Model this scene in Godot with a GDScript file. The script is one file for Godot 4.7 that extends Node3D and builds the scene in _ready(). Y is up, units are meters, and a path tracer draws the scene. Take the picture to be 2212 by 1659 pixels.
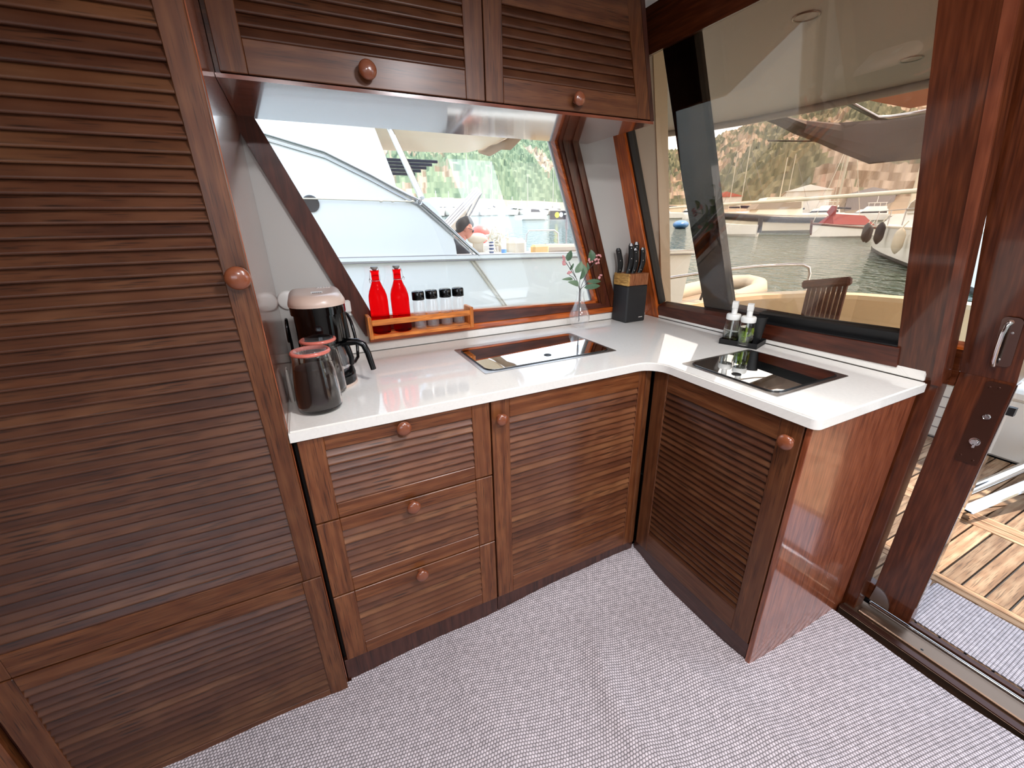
extends Node3D
# Galley of a motor yacht: mahogany louvred cabinets in an L round a white quartz worktop, a raked tinted
# window and a sliding door to the aft deck, a neighbouring yacht and the bay outside.

const RAKE := 0.34
var M := {}
var rng := RandomNumberGenerator.new()
var wood_mats: Array = []
var louvre_dark: Array = []
var louvre_mid: Array = []


# ---------------------------------------------------------------- mesh builder
class B:
	var st := SurfaceTool.new()
	var xf := Transform3D()
	var uvo := Vector2()
	var col := Color.WHITE
	var use_col := false
	func _init() -> void:
		st.begin(Mesh.PRIMITIVE_TRIANGLES)
	func vert(p: Vector3, n: Vector3, uv: Vector2) -> void:
		st.set_normal((xf.basis * n).normalized())
		if use_col:
			st.set_color(col)
		st.set_uv(uv + uvo)
		st.add_vertex(xf * p)
	func tri3(a: Vector3, b: Vector3, c: Vector3, na: Vector3, nb: Vector3, nc: Vector3, ua: Vector2, ub: Vector2, uc: Vector2) -> void:
		if (b - a).cross(c - a).dot(na + nb + nc) > 0.0:
			vert(a, na, ua); vert(c, nc, uc); vert(b, nb, ub)
		else:
			vert(a, na, ua); vert(b, nb, ub); vert(c, nc, uc)
	static func puv(p: Vector3, g: int) -> Vector2:
		return Vector2(p[g], p[(g + 1) % 3] + p[(g + 2) % 3])
	func tri(a: Vector3, b: Vector3, c: Vector3, n: Vector3, g := 0) -> void:
		tri3(a, b, c, n, n, n, puv(a, g), puv(b, g), puv(c, g))
	func quad(a: Vector3, b: Vector3, c: Vector3, d: Vector3, n: Vector3, g := 0) -> void:
		tri(a, b, c, n, g); tri(a, c, d, n, g)
	# a box with chamfered edges; g is the axis the grain runs along
	func cbox(lo: Vector3, hi: Vector3, c := 0.002, g := 0) -> void:
		c = minf(c, 0.45 * minf(hi.x - lo.x, minf(hi.y - lo.y, hi.z - lo.z)))
		for ax in 3:
			var u := (ax + 1) % 3
			var w := (ax + 2) % 3
			for s in [0, 1]:
				var n := Vector3.ZERO
				n[ax] = 1.0 if s else -1.0
				var p: Array = []
				for k in [[0, 0], [1, 0], [1, 1], [0, 1]]:
					var q := Vector3.ZERO
					q[ax] = hi[ax] if s else lo[ax]
					q[u] = hi[u] - c if k[0] else lo[u] + c
					q[w] = hi[w] - c if k[1] else lo[w] + c
					p.append(q)
				quad(p[0], p[1], p[2], p[3], n, g)
			if c <= 0.0:
				continue
			for su in [0, 1]:
				for sw in [0, 1]:
					var n2 := Vector3.ZERO
					n2[u] = 1.0 if su else -1.0
					n2[w] = 1.0 if sw else -1.0
					var e := []
					for t in [0, 1]:
						for k2 in [0, 1]:
							var q2 := Vector3.ZERO
							q2[ax] = hi[ax] - c if t else lo[ax] + c
							q2[u] = (hi[u] if su else lo[u]) if k2 == 0 else (hi[u] - c if su else lo[u] + c)
							q2[w] = (hi[w] if sw else lo[w]) if k2 == 1 else (hi[w] - c if sw else lo[w] + c)
							e.append(q2)
					quad(e[0], e[1], e[3], e[2], n2.normalized(), g)
		if c > 0.0:
			for sx in [0, 1]:
				for sy in [0, 1]:
					for sz in [0, 1]:
						var o := Vector3(hi.x if sx else lo.x, hi.y if sy else lo.y, hi.z if sz else lo.z)
						var d := Vector3(-c if sx else c, -c if sy else c, -c if sz else c)
						var nn := -d.normalized()
						tri(o + Vector3(0, d.y, d.z), o + Vector3(d.x, 0, d.z), o + Vector3(d.x, d.y, 0), nn, g)
	# profile (x, y) in the plane, extruded along z from z0 to z1
	func extrude(poly: PackedVector2Array, z0: float, z1: float, g := 0, smooth := false) -> void:
		var idx := Geometry2D.triangulate_polygon(poly)
		for i in range(0, idx.size(), 3):
			var a := poly[idx[i]]
			var b := poly[idx[i + 1]]
			var c := poly[idx[i + 2]]
			tri(Vector3(a.x, a.y, z1), Vector3(b.x, b.y, z1), Vector3(c.x, c.y, z1), Vector3.BACK, g)
			tri(Vector3(a.x, a.y, z0), Vector3(b.x, b.y, z0), Vector3(c.x, c.y, z0), Vector3.FORWARD, g)
		var sgn := -1.0 if Geometry2D.is_polygon_clockwise(poly) else 1.0
		var k := poly.size()
		var nr: Array = []
		for i in k:
			var e := poly[(i + 1) % k] - poly[i]
			nr.append(Vector3(e.y, -e.x, 0).normalized() * sgn)
		for i in k:
			var a := poly[i]
			var b := poly[(i + 1) % k]
			var na: Vector3 = nr[i]
			var nb: Vector3 = nr[i]
			if smooth:
				var np: Vector3 = nr[(i + k - 1) % k]
				var nx: Vector3 = nr[(i + 1) % k]
				if np.dot(na) > 0.6: na = (na + np).normalized()
				if nx.dot(nb) > 0.6: nb = (nb + nx).normalized()
			var p := [Vector3(a.x, a.y, z0), Vector3(b.x, b.y, z0), Vector3(b.x, b.y, z1), Vector3(a.x, a.y, z1)]
			tri3(p[0], p[1], p[2], na, nb, nb, puv(p[0], g), puv(p[1], g), puv(p[2], g))
			tri3(p[0], p[2], p[3], na, nb, na, puv(p[0], g), puv(p[2], g), puv(p[3], g))
	# lathe round the y axis: profile of (radius, height)
	func lathe(prof: PackedVector2Array, seg := 32, sx := 1.0, sz := 1.0, crease := 0.55) -> void:
		var k := prof.size()
		var nr: Array = []
		for i in k - 1:
			var e := prof[i + 1] - prof[i]
			nr.append(Vector2(e.y, -e.x).normalized())
		var run := 0.0
		for i in k - 1:
			var na: Vector2 = nr[i]
			var nb: Vector2 = nr[i]
			if i > 0 and (nr[i - 1] as Vector2).dot(na) > crease: na = (na + nr[i - 1]).normalized()
			if i < k - 2 and (nr[i + 1] as Vector2).dot(nb) > crease: nb = (nb + nr[i + 1]).normalized()
			var l := prof[i].distance_to(prof[i + 1])
			for j in seg:
				var t0 := TAU * j / seg
				var t1 := TAU * (j + 1) / seg
				var P := []
				var N := []
				var U := []
				for q in [[i, t0, na, 0], [i, t1, na, 1], [i + 1, t1, nb, 2], [i + 1, t0, nb, 3]]:
					var pr: Vector2 = prof[q[0]]
					var n2: Vector2 = q[2]
					P.append(Vector3(pr.x * cos(q[1]) * sx, pr.y, pr.x * sin(q[1]) * sz))
					N.append(Vector3(n2.x * cos(q[1]) / sx, n2.y, n2.x * sin(q[1]) / sz).normalized())
					U.append(Vector2(q[1] / TAU * 0.3, run + (l if q[0] == i + 1 else 0.0)))
				if prof[i].x > 1e-5 or prof[i + 1].x > 1e-5:
					if prof[i].x > 1e-6:
						tri3(P[0], P[1], P[2], N[0], N[1], N[2], U[0], U[1], U[2])
					if prof[i + 1].x > 1e-6:
						tri3(P[0], P[2], P[3], N[0], N[2], N[3], U[0], U[2], U[3])
			run += l
	# round bar along points
	func tube(pts: Array, r, seg := 10, closed := false) -> void:
		var k := pts.size()
		var rings: Array = []
		var up := Vector3.UP
		var prev_n := Vector3.ZERO
		for i in k:
			var t: Vector3
			if closed:
				t = (pts[(i + 1) % k] - pts[(i + k - 1) % k]).normalized()
			elif i == 0:
				t = (pts[1] - pts[0]).normalized()
			elif i == k - 1:
				t = (pts[k - 1] - pts[k - 2]).normalized()
			else:
				t = ((pts[i + 1] - pts[i]).normalized() + (pts[i] - pts[i - 1]).normalized()).normalized()
			var n: Vector3
			if i == 0:
				n = t.cross(Vector3.UP if absf(t.y) < 0.9 else Vector3.RIGHT).normalized()
			else:
				n = (prev_n - t * prev_n.dot(t)).normalized()
			prev_n = n
			var b := t.cross(n).normalized()
			var rr: float = r[i] if r is Array else r
			var ring: Array = []
			for j in seg:
				var a := TAU * j / seg
				var d := n * cos(a) + b * sin(a)
				ring.append([pts[i] + d * rr, d])
			rings.append(ring)
		var run := 0.0
		for i in (k if closed else k - 1):
			var A: Array = rings[i]
			var C: Array = rings[(i + 1) % k]
			var l: float = (pts[(i + 1) % k] - pts[i]).length()
			for j in seg:
				var j2 := (j + 1) % seg
				var v0 := 0.1 * j / seg
				var v1 := 0.1 * (j + 1) / seg
				tri3(A[j][0], A[j2][0], C[j2][0], A[j][1], A[j2][1], C[j2][1], Vector2(run, v0), Vector2(run, v1), Vector2(run + l, v1))
				tri3(A[j][0], C[j2][0], C[j][0], A[j][1], C[j2][1], C[j][1], Vector2(run, v0), Vector2(run + l, v1), Vector2(run + l, v0))
			run += l
		if not closed:
			for e in [0, k - 1]:
				var nn: Vector3 = (pts[0] - pts[1]).normalized() if e == 0 else (pts[k - 1] - pts[k - 2]).normalized()
				for j in range(1, seg - 1):
					tri(rings[e][0][0], rings[e][j][0], rings[e][j + 1][0], nn)
	func ball(c: Vector3, r: Vector3, seg := 20, rows := 12) -> void:
		for i in rows:
			for j in seg:
				var P := []
				var N := []
				for q in [[i, j], [i, j + 1], [i + 1, j + 1], [i + 1, j]]:
					var a: float = PI * q[0] / rows
					var t: float = TAU * q[1] / seg
					var d := Vector3(sin(a) * cos(t), cos(a), sin(a) * sin(t))
					P.append(c + d * r)
					N.append((d / r).normalized())
				var u := Vector2(float(j) / seg, float(i) / rows)
				if i > 0:
					tri3(P[0], P[1], P[2], N[0], N[1], N[2], u, u, u)
				if i < rows - 1:
					tri3(P[0], P[2], P[3], N[0], N[2], N[3], u, u, u)
	# loft between two closed outlines of the same number of points (flat caps)
	func loft(rings: Array, cap0 := true, cap1 := true, soft := false) -> void:
		var k: int = rings[0].size()
		if soft:
			var N := []
			for i in rings.size():
				var row := []
				var c0 := Vector3.ZERO
				for p in rings[i]: c0 += p / k
				for j in k:
					var du: Vector3 = rings[i][(j + 1) % k] - rings[i][(j + k - 1) % k]
					var dv: Vector3 = rings[mini(i + 1, rings.size() - 1)][j] - rings[maxi(i - 1, 0)][j]
					var nn := du.cross(dv).normalized()
					row.append(-nn if nn.dot(rings[i][j] - c0) < 0.0 else nn)
				N.append(row)
			for i in rings.size() - 1:
				for j in k:
					var j2 := (j + 1) % k
					var a: Vector3 = rings[i][j]
					var b2: Vector3 = rings[i][j2]
					var c: Vector3 = rings[i + 1][j2]
					var d: Vector3 = rings[i + 1][j]
					tri3(a, b2, c, N[i][j], N[i][j2], N[i + 1][j2], puv(a, 0), puv(b2, 0), puv(c, 0))
					tri3(a, c, d, N[i][j], N[i + 1][j2], N[i + 1][j], puv(a, 0), puv(c, 0), puv(d, 0))
		for i in (0 if soft else rings.size() - 1):
			var A: Array = rings[i]
			var C: Array = rings[i + 1]
			var mid := Vector3.ZERO
			for p in A: mid += p
			for p in C: mid += p
			mid /= 2.0 * k
			for j in k:
				var j2 := (j + 1) % k
				var n: Vector3 = (A[j2] - A[j]).cross(C[j] - A[j])
				if n.length() < 1e-12: n = (C[j2] - C[j]).cross(C[j] - A[j])
				n = n.normalized()
				if n.dot((A[j] + A[j2] + C[j] + C[j2]) / 4.0 - mid) < 0.0: n = -n
				quad(A[j], A[j2], C[j2], C[j], n)
		for e in [0, 1]:
			if (e == 0 and not cap0) or (e == 1 and not cap1): continue
			var R: Array = rings[0] if e == 0 else rings[rings.size() - 1]
			var O: Array = rings[1] if e == 0 else rings[rings.size() - 2]
			var c := Vector3.ZERO
			var o := Vector3.ZERO
			for p in R: c += p / k
			for p in O: o += p / k
			for j in k:
				var n2: Vector3 = (R[j] - c).cross(R[(j + 1) % k] - c).normalized()
				if n2.dot(c - o) < 0.0: n2 = -n2
				tri(c, R[j], R[(j + 1) % k], n2)


# ---------------------------------------------------------------- nodes
var taken := {}
func numbered(called: String) -> String:
	if not taken.has(called):
		taken[called] = 0
		return called
	taken[called] += 1
	return "%s_%03d" % [called, taken[called]]

func tag(o: Node3D, label: String, category: String, group := "") -> Node3D:
	o.set_meta("label", label)
	o.set_meta("category", category)
	if group != "":
		o.set_meta("group", group)
	return o

func thing(called: String, label: String, category: String, at := Vector3.ZERO, turn := 0.0, group := "") -> Node3D:
	var o := Node3D.new()
	o.name = numbered(called)
	add_child(o)
	o.position = at
	o.rotation.y = turn
	tag(o, label, category, group)
	return o

func obj(called: String, b: B, m: Material, parent: Node3D = null) -> MeshInstance3D:
	var o := MeshInstance3D.new()
	b.st.index()
	o.mesh = b.st.commit()
	o.material_override = m
	if parent == null:
		o.name = numbered(called)
		add_child(o)
	else:
		var k := 0
		var nm := called
		while parent.has_node(NodePath(nm)):
			k += 1
			nm = "%s_%03d" % [called, k]
		o.name = nm
		parent.add_child(o)
	return o

func inst(called: String, mesh: Mesh, m: Material, parent: Node3D, xf := Transform3D()) -> MeshInstance3D:
	var o := MeshInstance3D.new()
	o.mesh = mesh
	o.material_override = m
	var k: int = parent.get_meta("_n_" + called, 0)
	parent.set_meta("_n_" + called, k + 1)
	o.name = called if k == 0 else "%s_%03d" % [called, k]
	parent.add_child(o, true)
	o.transform = xf
	return o

func struct(o: Node3D) -> Node3D:
	o.set_meta("kind", "structure")
	return o

func group_node(called: String, at := Vector3.ZERO) -> Node3D:
	var o := Node3D.new()
	o.name = numbered(called)
	add_child(o)
	o.position = at
	return o

func dup(root: Node3D, at: Vector3, turn: float, label := "", group := "") -> Node3D:
	var base := String(root.name)
	var cut := RegEx.create_from_string("_[0-9]{3}$").sub(base, "")
	var r: Node3D = root.duplicate()
	r.name = numbered(cut)
	add_child(r)
	r.position = at
	r.rotation.y = turn
	if label != "": r.set_meta("label", label)
	if group != "": r.set_meta("group", group)
	return r


# ---------------------------------------------------------------- materials
func mat(called: String, c: Color, rough := 0.5, metal := 0.0, spec := 0.5) -> StandardMaterial3D:
	var m := StandardMaterial3D.new()
	m.resource_name = called
	m.albedo_color = c
	m.roughness = rough
	m.metallic = metal
	m.metallic_specular = spec
	M[called] = m
	return m

func pane_mat(called: String, c: Color, a: float) -> StandardMaterial3D:
	var m := mat(called, Color(c.r, c.g, c.b, a), 0.02)
	m.transparency = BaseMaterial3D.TRANSPARENCY_ALPHA
	return m

func glass_mat(called: String, c: Color, scale := 0.05, rough := 0.0) -> StandardMaterial3D:
	var m := mat(called, Color(c.r, c.g, c.b, 0.0), rough)
	m.refraction_enabled = true
	m.refraction_scale = scale
	return m

func tex_of(im: Image) -> ImageTexture:
	return ImageTexture.create_from_image(im)

func seamless(n: FastNoiseLite, x: float, y: float, w: float, h: float, fx: float, fy: float) -> float:
	var tx := clampf((x / w - 0.8) / 0.2, 0.0, 1.0)
	var ty := clampf((y / h - 0.8) / 0.2, 0.0, 1.0)
	var a := n.get_noise_2d(x * fx, y * fy)
	if tx > 0.0: a = lerpf(a, n.get_noise_2d((x - w) * fx, y * fy), tx)
	if ty > 0.0:
		var b := n.get_noise_2d(x * fx, (y - h) * fy)
		if tx > 0.0: b = lerpf(b, n.get_noise_2d((x - w) * fx, (y - h) * fy), tx)
		a = lerpf(a, b, ty)
	return a

func noise(sd: int, f: float, oct := 3) -> FastNoiseLite:
	var n := FastNoiseLite.new()
	n.seed = sd
	n.noise_type = FastNoiseLite.TYPE_SIMPLEX_SMOOTH
	n.frequency = f
	n.fractal_octaves = oct
	return n

# straight-grained wood, grain along u: streaks, ribbon figure and dark pores; values multiply the base colour
func wood_image(sd: int, w: int, h: int, streak: float, pore: float, ribbon: float) -> Image:
	var im := Image.create(w, h, false, Image.FORMAT_RGB8)
	var n1 := noise(sd, 0.05, 3)
	var n2 := noise(sd + 1, 0.2, 2)
	var n3 := noise(sd + 2, 0.012, 2)
	for y in h:
		for x in w:
			var warp := 6.0 * n3.get_noise_2d(x * 0.5, y * 0.8) if false else 0.0
			var s := seamless(n1, x, y + warp, w, h, 0.035, 1.0)
			var p := seamless(n2, x, y, w, h, 0.035, 2.6)
			var r := seamless(n3, x, y, w, h, 0.6, 2.4)
			var v := 0.84 + streak * s + ribbon * r
			if p > 0.28: v -= pore * (p - 0.28) * 2.0
			var hot := clampf(0.5 + s + r, 0.0, 1.0)
			v = clampf(v, 0.3, 1.0)
			im.set_pixel(x, y, Color(v, v * lerpf(0.93, 1.0, hot), v * lerpf(0.88, 1.0, hot)))
	return im

func wood(called: String, c: Color, tex: Texture2D, us := 1.1, vs := 3.6, rough := 0.34, coat := 0.5, coat_rough := 0.12) -> StandardMaterial3D:
	var m := mat(called, c, rough)
	m.albedo_texture = tex
	m.uv1_scale = Vector3(us, vs, 1)
	m.metallic_specular = 0.4
	if coat > 0.0:
		m.clearcoat_enabled = true
		m.clearcoat = coat
		m.clearcoat_roughness = coat_rough
	return m

func make_materials() -> void:
	var wi := tex_of(wood_image(11, 1024, 256, 0.20, 0.42, 0.09))
	var wi2 := tex_of(wood_image(31, 1024, 256, 0.17, 0.3, 0.17))
	wood("mahogany", Color(0.52, 0.325, 0.19), wi)
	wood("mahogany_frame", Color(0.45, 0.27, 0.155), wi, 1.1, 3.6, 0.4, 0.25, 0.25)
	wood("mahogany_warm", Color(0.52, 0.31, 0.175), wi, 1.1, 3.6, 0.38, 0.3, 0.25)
	wood("mahogany_dark", Color(0.32, 0.17, 0.125), wi)
	var gs := wood("gloss_sapele", Color(0.55, 0.28, 0.185), wi2, 1.0, 5.0, 0.16, 1.0, 0.06)
	gs.metallic_specular = 0.9
	wood("sapele", Color(0.62, 0.34, 0.215), wi2, 1.0, 7.0, 0.28, 1.0, 0.10)
	wood("varnished_red", Color(0.36, 0.175, 0.085), wi2, 1.0, 8.0, 0.3, 0.5, 0.08)
	wood("varnished_orange", Color(0.84, 0.42, 0.15), wi2, 1.0, 5.0, 0.3, 0.5, 0.08)
	wood("edge_wood", Color(0.46, 0.24, 0.15), wi2, 1.0, 5.0, 0.35, 0.4, 0.1)
	wood("window_wood", Color(0.37, 0.175, 0.11), wi2, 1.0, 4.0, 0.4, 0.25, 0.2)
	wood("rack_wood", Color(0.98, 0.60, 0.27), wi, 1.6, 5.0, 0.5, 0.15, 0.3)
	wood("block_oak", Color(0.90, 0.72, 0.42), wi2, 3.0, 12.0, 0.5, 0.0)
	wood("block_walnut", Color(0.68, 0.44, 0.29), wi, 3.0, 10.0, 0.5, 0.0)
	mat("knob_wood", Color(0.50, 0.27, 0.165), 0.28)
	M.knob_wood.clearcoat_enabled = true
	M.knob_wood.clearcoat = 0.6
	M.knob_wood.clearcoat_roughness = 0.12
	wood("chair_wood", Color(0.45, 0.27, 0.2), wi, 1.5, 8.0, 0.5, 0.0)
	for i in 6:
		var f: float = [0.90, 0.95, 0.98, 1.0, 1.03, 1.08][i]
		var g: float = [0.97, 0.98, 1.0, 1.0, 1.02, 1.05][i]
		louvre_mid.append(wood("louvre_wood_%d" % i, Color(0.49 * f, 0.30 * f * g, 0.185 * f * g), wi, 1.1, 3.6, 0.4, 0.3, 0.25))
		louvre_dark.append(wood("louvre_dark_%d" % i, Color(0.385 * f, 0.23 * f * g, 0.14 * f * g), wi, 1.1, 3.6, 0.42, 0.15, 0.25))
	for i in 5:
		var f2: float = [0.84, 0.92, 1.0, 1.04, 1.1][i]
		wood("teak_%d" % i, Color(0.72 * f2, 0.585 * f2, 0.455 * f2), wi, 0.9, 3.0, 0.75, 0.0)
	mat("painted_shadow_gap", Color(0.06, 0.03, 0.022), 0.9)  # near-black carcass colour, shade of the gaps between fronts painted in
	mat("white_paint", Color(0.76, 0.755, 0.735), 0.45)
	mat("ceiling_white", Color(0.9, 0.89, 0.87), 0.6)
	mat("gelcoat", Color(0.95, 0.935, 0.90), 0.22)
	mat("gelcoat_cream", Color(0.93, 0.89, 0.80), 0.25)
	mat("gelcoat_beige", Color(0.93, 0.83, 0.66), 0.35)
	mat("overhang_grey", Color(0.60, 0.575, 0.565), 0.4)
	mat("boot_stripe", Color(0.13, 0.12, 0.12), 0.4)
	mat("steel", Color(0.78, 0.78, 0.78), 0.14, 1.0)
	mat("steel_satin", Color(0.72, 0.71, 0.7), 0.3, 1.0)
	mat("caulk", Color(0.22, 0.22, 0.23), 0.8)
	mat("plate_steel", Color(0.46, 0.40, 0.37), 0.2, 1.0)
	mat("chrome", Color(0.88, 0.87, 0.86), 0.05, 1.0)
	mat("bronze_track", Color(0.52, 0.43, 0.36), 0.35, 0.9)
	mat("plate_bronze", Color(0.28, 0.17, 0.13), 0.28, 0.6)
	mat("mirror_lid", Color(0.83, 0.83, 0.82), 0.015, 1.0)
	mat("black_rubber", Color(0.025, 0.025, 0.025), 0.5)
	mat("black_plastic", Color(0.022, 0.022, 0.024), 0.22)
	mat("black_matte", Color(0.04, 0.04, 0.043), 0.5)
	mat("black_gloss", Color(0.012, 0.012, 0.013), 0.06)
	mat("charcoal", Color(0.125, 0.125, 0.13), 0.55)
	mat("white_plastic", Color(0.9, 0.9, 0.88), 0.3)
	mat("appliance_cream", Color(0.80, 0.71, 0.65), 0.3)
	mat("label_grey", Color(0.82, 0.79, 0.76), 0.4)
	mat("ink", Color(0.1, 0.08, 0.08), 0.6)
	mat("rose_rim", Color(0.80, 0.43, 0.37), 0.22)
	mat("coffee", Color(0.15, 0.075, 0.055), 0.95)
	mat("stopper", Color(0.56, 0.57, 0.55), 0.35)
	mat("leaf", Color(0.30, 0.42, 0.32), 0.45)
	mat("leaf_pale", Color(0.46, 0.56, 0.45), 0.45)
	mat("twig", Color(0.24, 0.2, 0.19), 0.7)
	mat("blossom", Color(0.88, 0.62, 0.62), 0.6)
	M.leaf.cull_mode = BaseMaterial3D.CULL_DISABLED
	M.leaf_pale.cull_mode = BaseMaterial3D.CULL_DISABLED
	M.leaf.backlight_enabled = true; M.leaf.backlight = Color(0.25, 0.3, 0.2)
	M.leaf_pale.backlight_enabled = true; M.leaf_pale.backlight = Color(0.3, 0.34, 0.25)
	mat("oil_green", Color(0.22, 0.32, 0.1), 0.15)
	mat("skin", Color(0.78, 0.50, 0.40), 0.6)
	mat("navy_cloth", Color(0.06, 0.07, 0.11), 0.85)
	mat("hair", Color(0.10, 0.075, 0.06), 0.8)
	mat("rope", Color(0.86, 0.83, 0.75), 0.85)
	mat("rope_dark", Color(0.3, 0.27, 0.25), 0.85)
	mat("buoy_red", Color(0.95, 0.3, 0.2), 0.4)
	mat("canvas_red", Color(0.50, 0.045, 0.06), 0.8)
	mat("canvas_navy", Color(0.09, 0.1, 0.17), 0.8)
	mat("canvas_taupe", Color(0.34, 0.29, 0.26), 0.9)
	mat("canvas_orange", Color(0.83, 0.5, 0.28), 0.85)
	M.canvas_orange.backlight_enabled = true; M.canvas_orange.backlight = Color(0.5, 0.5, 0.5)
	mat("canvas_stone", Color(0.62, 0.55, 0.47), 0.85)
	mat("canvas_sand", Color(0.86, 0.7, 0.45), 0.85)
	mat("cushion", Color(0.80, 0.75, 0.66), 0.8)
	mat("fender_grey", Color(0.10, 0.10, 0.11), 0.6)
	mat("window_dark", Color(0.05, 0.06, 0.08), 0.08)
	mat("blue_plastic", Color(0.3, 0.52, 0.75), 0.4)
	mat("yellow_plastic", Color(0.93, 0.8, 0.2), 0.5)
	mat("can_blue", Color(0.14, 0.2, 0.36), 0.3)
	mat("quay_stone", Color(0.72, 0.62, 0.5), 0.9)
	mat("building_white", Color(0.86, 0.83, 0.78), 0.8)
	mat("building_grey", Color(0.56, 0.53, 0.52), 0.8)
	mat("roof_red", Color(0.68, 0.34, 0.25), 0.8)
	mat("banner_black", Color(0.05, 0.06, 0.09), 0.5)
	pane_mat("clear_pane", Color(1, 1, 1), 0.03)
	pane_mat("thin_glass", Color(1, 1, 1), 0.05)
	glass_mat("bronze_pane", Color(0.89, 0.785, 0.69))
	glass_mat("clear_glass", Color(0.98, 0.99, 0.98))
	glass_mat("red_glass", Color(1.0, 0.03, 0.05), 0.012)
	glass_mat("oil_glass", Color(0.74, 0.86, 0.36), 0.046)
	# quartz worktop
	var q := Image.create(512, 512, false, Image.FORMAT_RGB8)
	var qa := noise(5, 0.012, 4)
	var qb := noise(6, 0.09, 2)
	for y in 512:
		for x in 512:
			var vein := absf(seamless(qa, x, y, 512, 512, 0.7, 1.5))
			var v := 0.965 + 0.012 * seamless(qb, x, y, 512, 512, 1, 1)
			if vein < 0.014: v -= (0.014 - vein) * 4.0 * clampf(0.5 + 2.0 * seamless(qb, x, y, 512, 512, 0.3, 0.3), 0, 1)
			q.set_pixel(x, y, Color(v, v * 0.99, v * 0.97))
	var qm := mat("quartz", Color(0.945, 0.94, 0.925), 0.06)
	qm.albedo_texture = tex_of(q)
	qm.uv1_scale = Vector3(1.6, 1.6, 1)
	qm.metallic_specular = 0.65
	# woven carpet
	var ci := Image.create(256, 256, false, Image.FORMAT_RGB8)
	var hi := Image.create(256, 256, false, Image.FORMAT_RGB8)
	var cn := noise(9, 0.02, 3)
	for y in 256:
		for x in 256:
			var cx := fposmod(x / 16.0 + (0.5 if (y / 16) % 2 else 0.0), 1.0) - 0.5
			var cy := fposmod(y / 16.0, 1.0) - 0.5
			var k := 1.0 - pow(absf(cx) * 2.0, 2.6) * 0.9
			k *= 1.0 - pow(absf(cy) * 2.0, 3.0) * 0.85
			var j := 0.94 + 0.12 * seamless(cn, x, y, 256, 256, 1, 1)
			var v := lerpf(0.50, 0.99, clampf(k * 1.2, 0, 1)) * j
			ci.set_pixel(x, y, Color(v, v * 0.965, v * 0.975))
			hi.set_pixel(x, y, Color(k, k, k))
	var cm := mat("carpet", Color(0.92, 0.905, 0.908), 0.95, 0.0, 0.2)
	cm.albedo_texture = tex_of(ci)
	cm.heightmap_enabled = true
	cm.heightmap_texture = tex_of(hi)
	cm.heightmap_scale = 0.18
	cm.uv1_scale = Vector3(7.2, 7.2, 1)
	# water
	var wm := mat("water", Color(0.24, 0.31, 0.24), 0.05)
	var wn := NoiseTexture2D.new()
	wn.width = 512; wn.height = 512; wn.seamless = true; wn.as_normal_map = true; wn.bump_strength = 16.0
	wn.noise = noise(21, 0.02, 4)
	wm.normal_enabled = true
	wm.normal_texture = wn
	wm.normal_scale = 1.0
	wm.uv1_scale = Vector3(0.13, 0.13, 1)
	# hillside
	var hm := mat("hillside", Color(1, 1, 1), 0.95, 0.0, 0.1)
	hm.vertex_color_use_as_albedo = true


# ---------------------------------------------------------------- shared builders
func nb(root: Node3D) -> B:          # a builder that takes scene coordinates and stores them in the root's own
	var b := B.new()
	b.xf = root.transform.affine_inverse()
	return b

func rnd_uv(b: B) -> B:
	b.uvo = Vector2(rng.randf() * 3.0, rng.randf() * 3.0)
	return b

func P2(a: Array) -> PackedVector2Array:
	var p := PackedVector2Array()
	for i in range(0, a.size(), 2):
		p.append(Vector2(a[i], a[i + 1]))
	return p

func round_rect(x0: float, y0: float, x1: float, y1: float, r: float, n := 6) -> PackedVector2Array:
	var p := PackedVector2Array()
	for c in [[x1 - r, y0 + r, -PI / 2], [x1 - r, y1 - r, 0.0], [x0 + r, y1 - r, PI / 2], [x0 + r, y0 + r, PI]]:
		for i in n + 1:
			var a: float = c[2] + PI / 2 * i / n
			p.append(Vector2(c[0] + r * cos(a), c[1] + r * sin(a)))
	return p

func knob_mesh(r: float) -> Mesh:
	var b := B.new()
	b.xf = Transform3D(Basis(Vector3.RIGHT, PI / 2), Vector3.ZERO)
	var pr := PackedVector2Array()
	pr.append(Vector2(0.0105, 0.0)); pr.append(Vector2(0.0085, 0.004)); pr.append(Vector2(0.0085, 0.011))
	for i in 11:
		var a := -PI / 2 * 0.75 + (PI / 2 * 1.75) * i / 10.0
		pr.append(Vector2(maxf(r * cos(a), 0.0), 0.022 + r * 0.52 * sin(a)))
	b.lathe(pr, 28)
	return b.st.commit()

var slat_cache := {}
func slat_mesh(l: float, variant: int) -> Mesh:
	var key := "%.4f_%d" % [l, variant]
	if not slat_cache.has(key):
		var b := B.new()
		b.xf = Transform3D(Basis(Vector3(0, 0, 1), Vector3(0, 1, 0), Vector3(-1, 0, 0)), Vector3.ZERO)
		b.uvo = Vector2(variant * 0.37 + 0.11, variant * 0.083)
		# a raked board with a plumb-cut, slightly rounded lower edge
		var pf := P2([-0.0095, 0.0003, -0.0032, 0.0001, -0.0016, 0.0008, -0.0009, 0.0022, -0.0008, 0.0046, -0.0013, 0.0060, -0.0024, 0.0074, -0.0118, 0.0312, -0.0176, 0.0294])
		b.extrude(pf, -l, 0.0, 2, true)
		slat_cache[key] = b.st.commit()
	return slat_cache[key]

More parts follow.
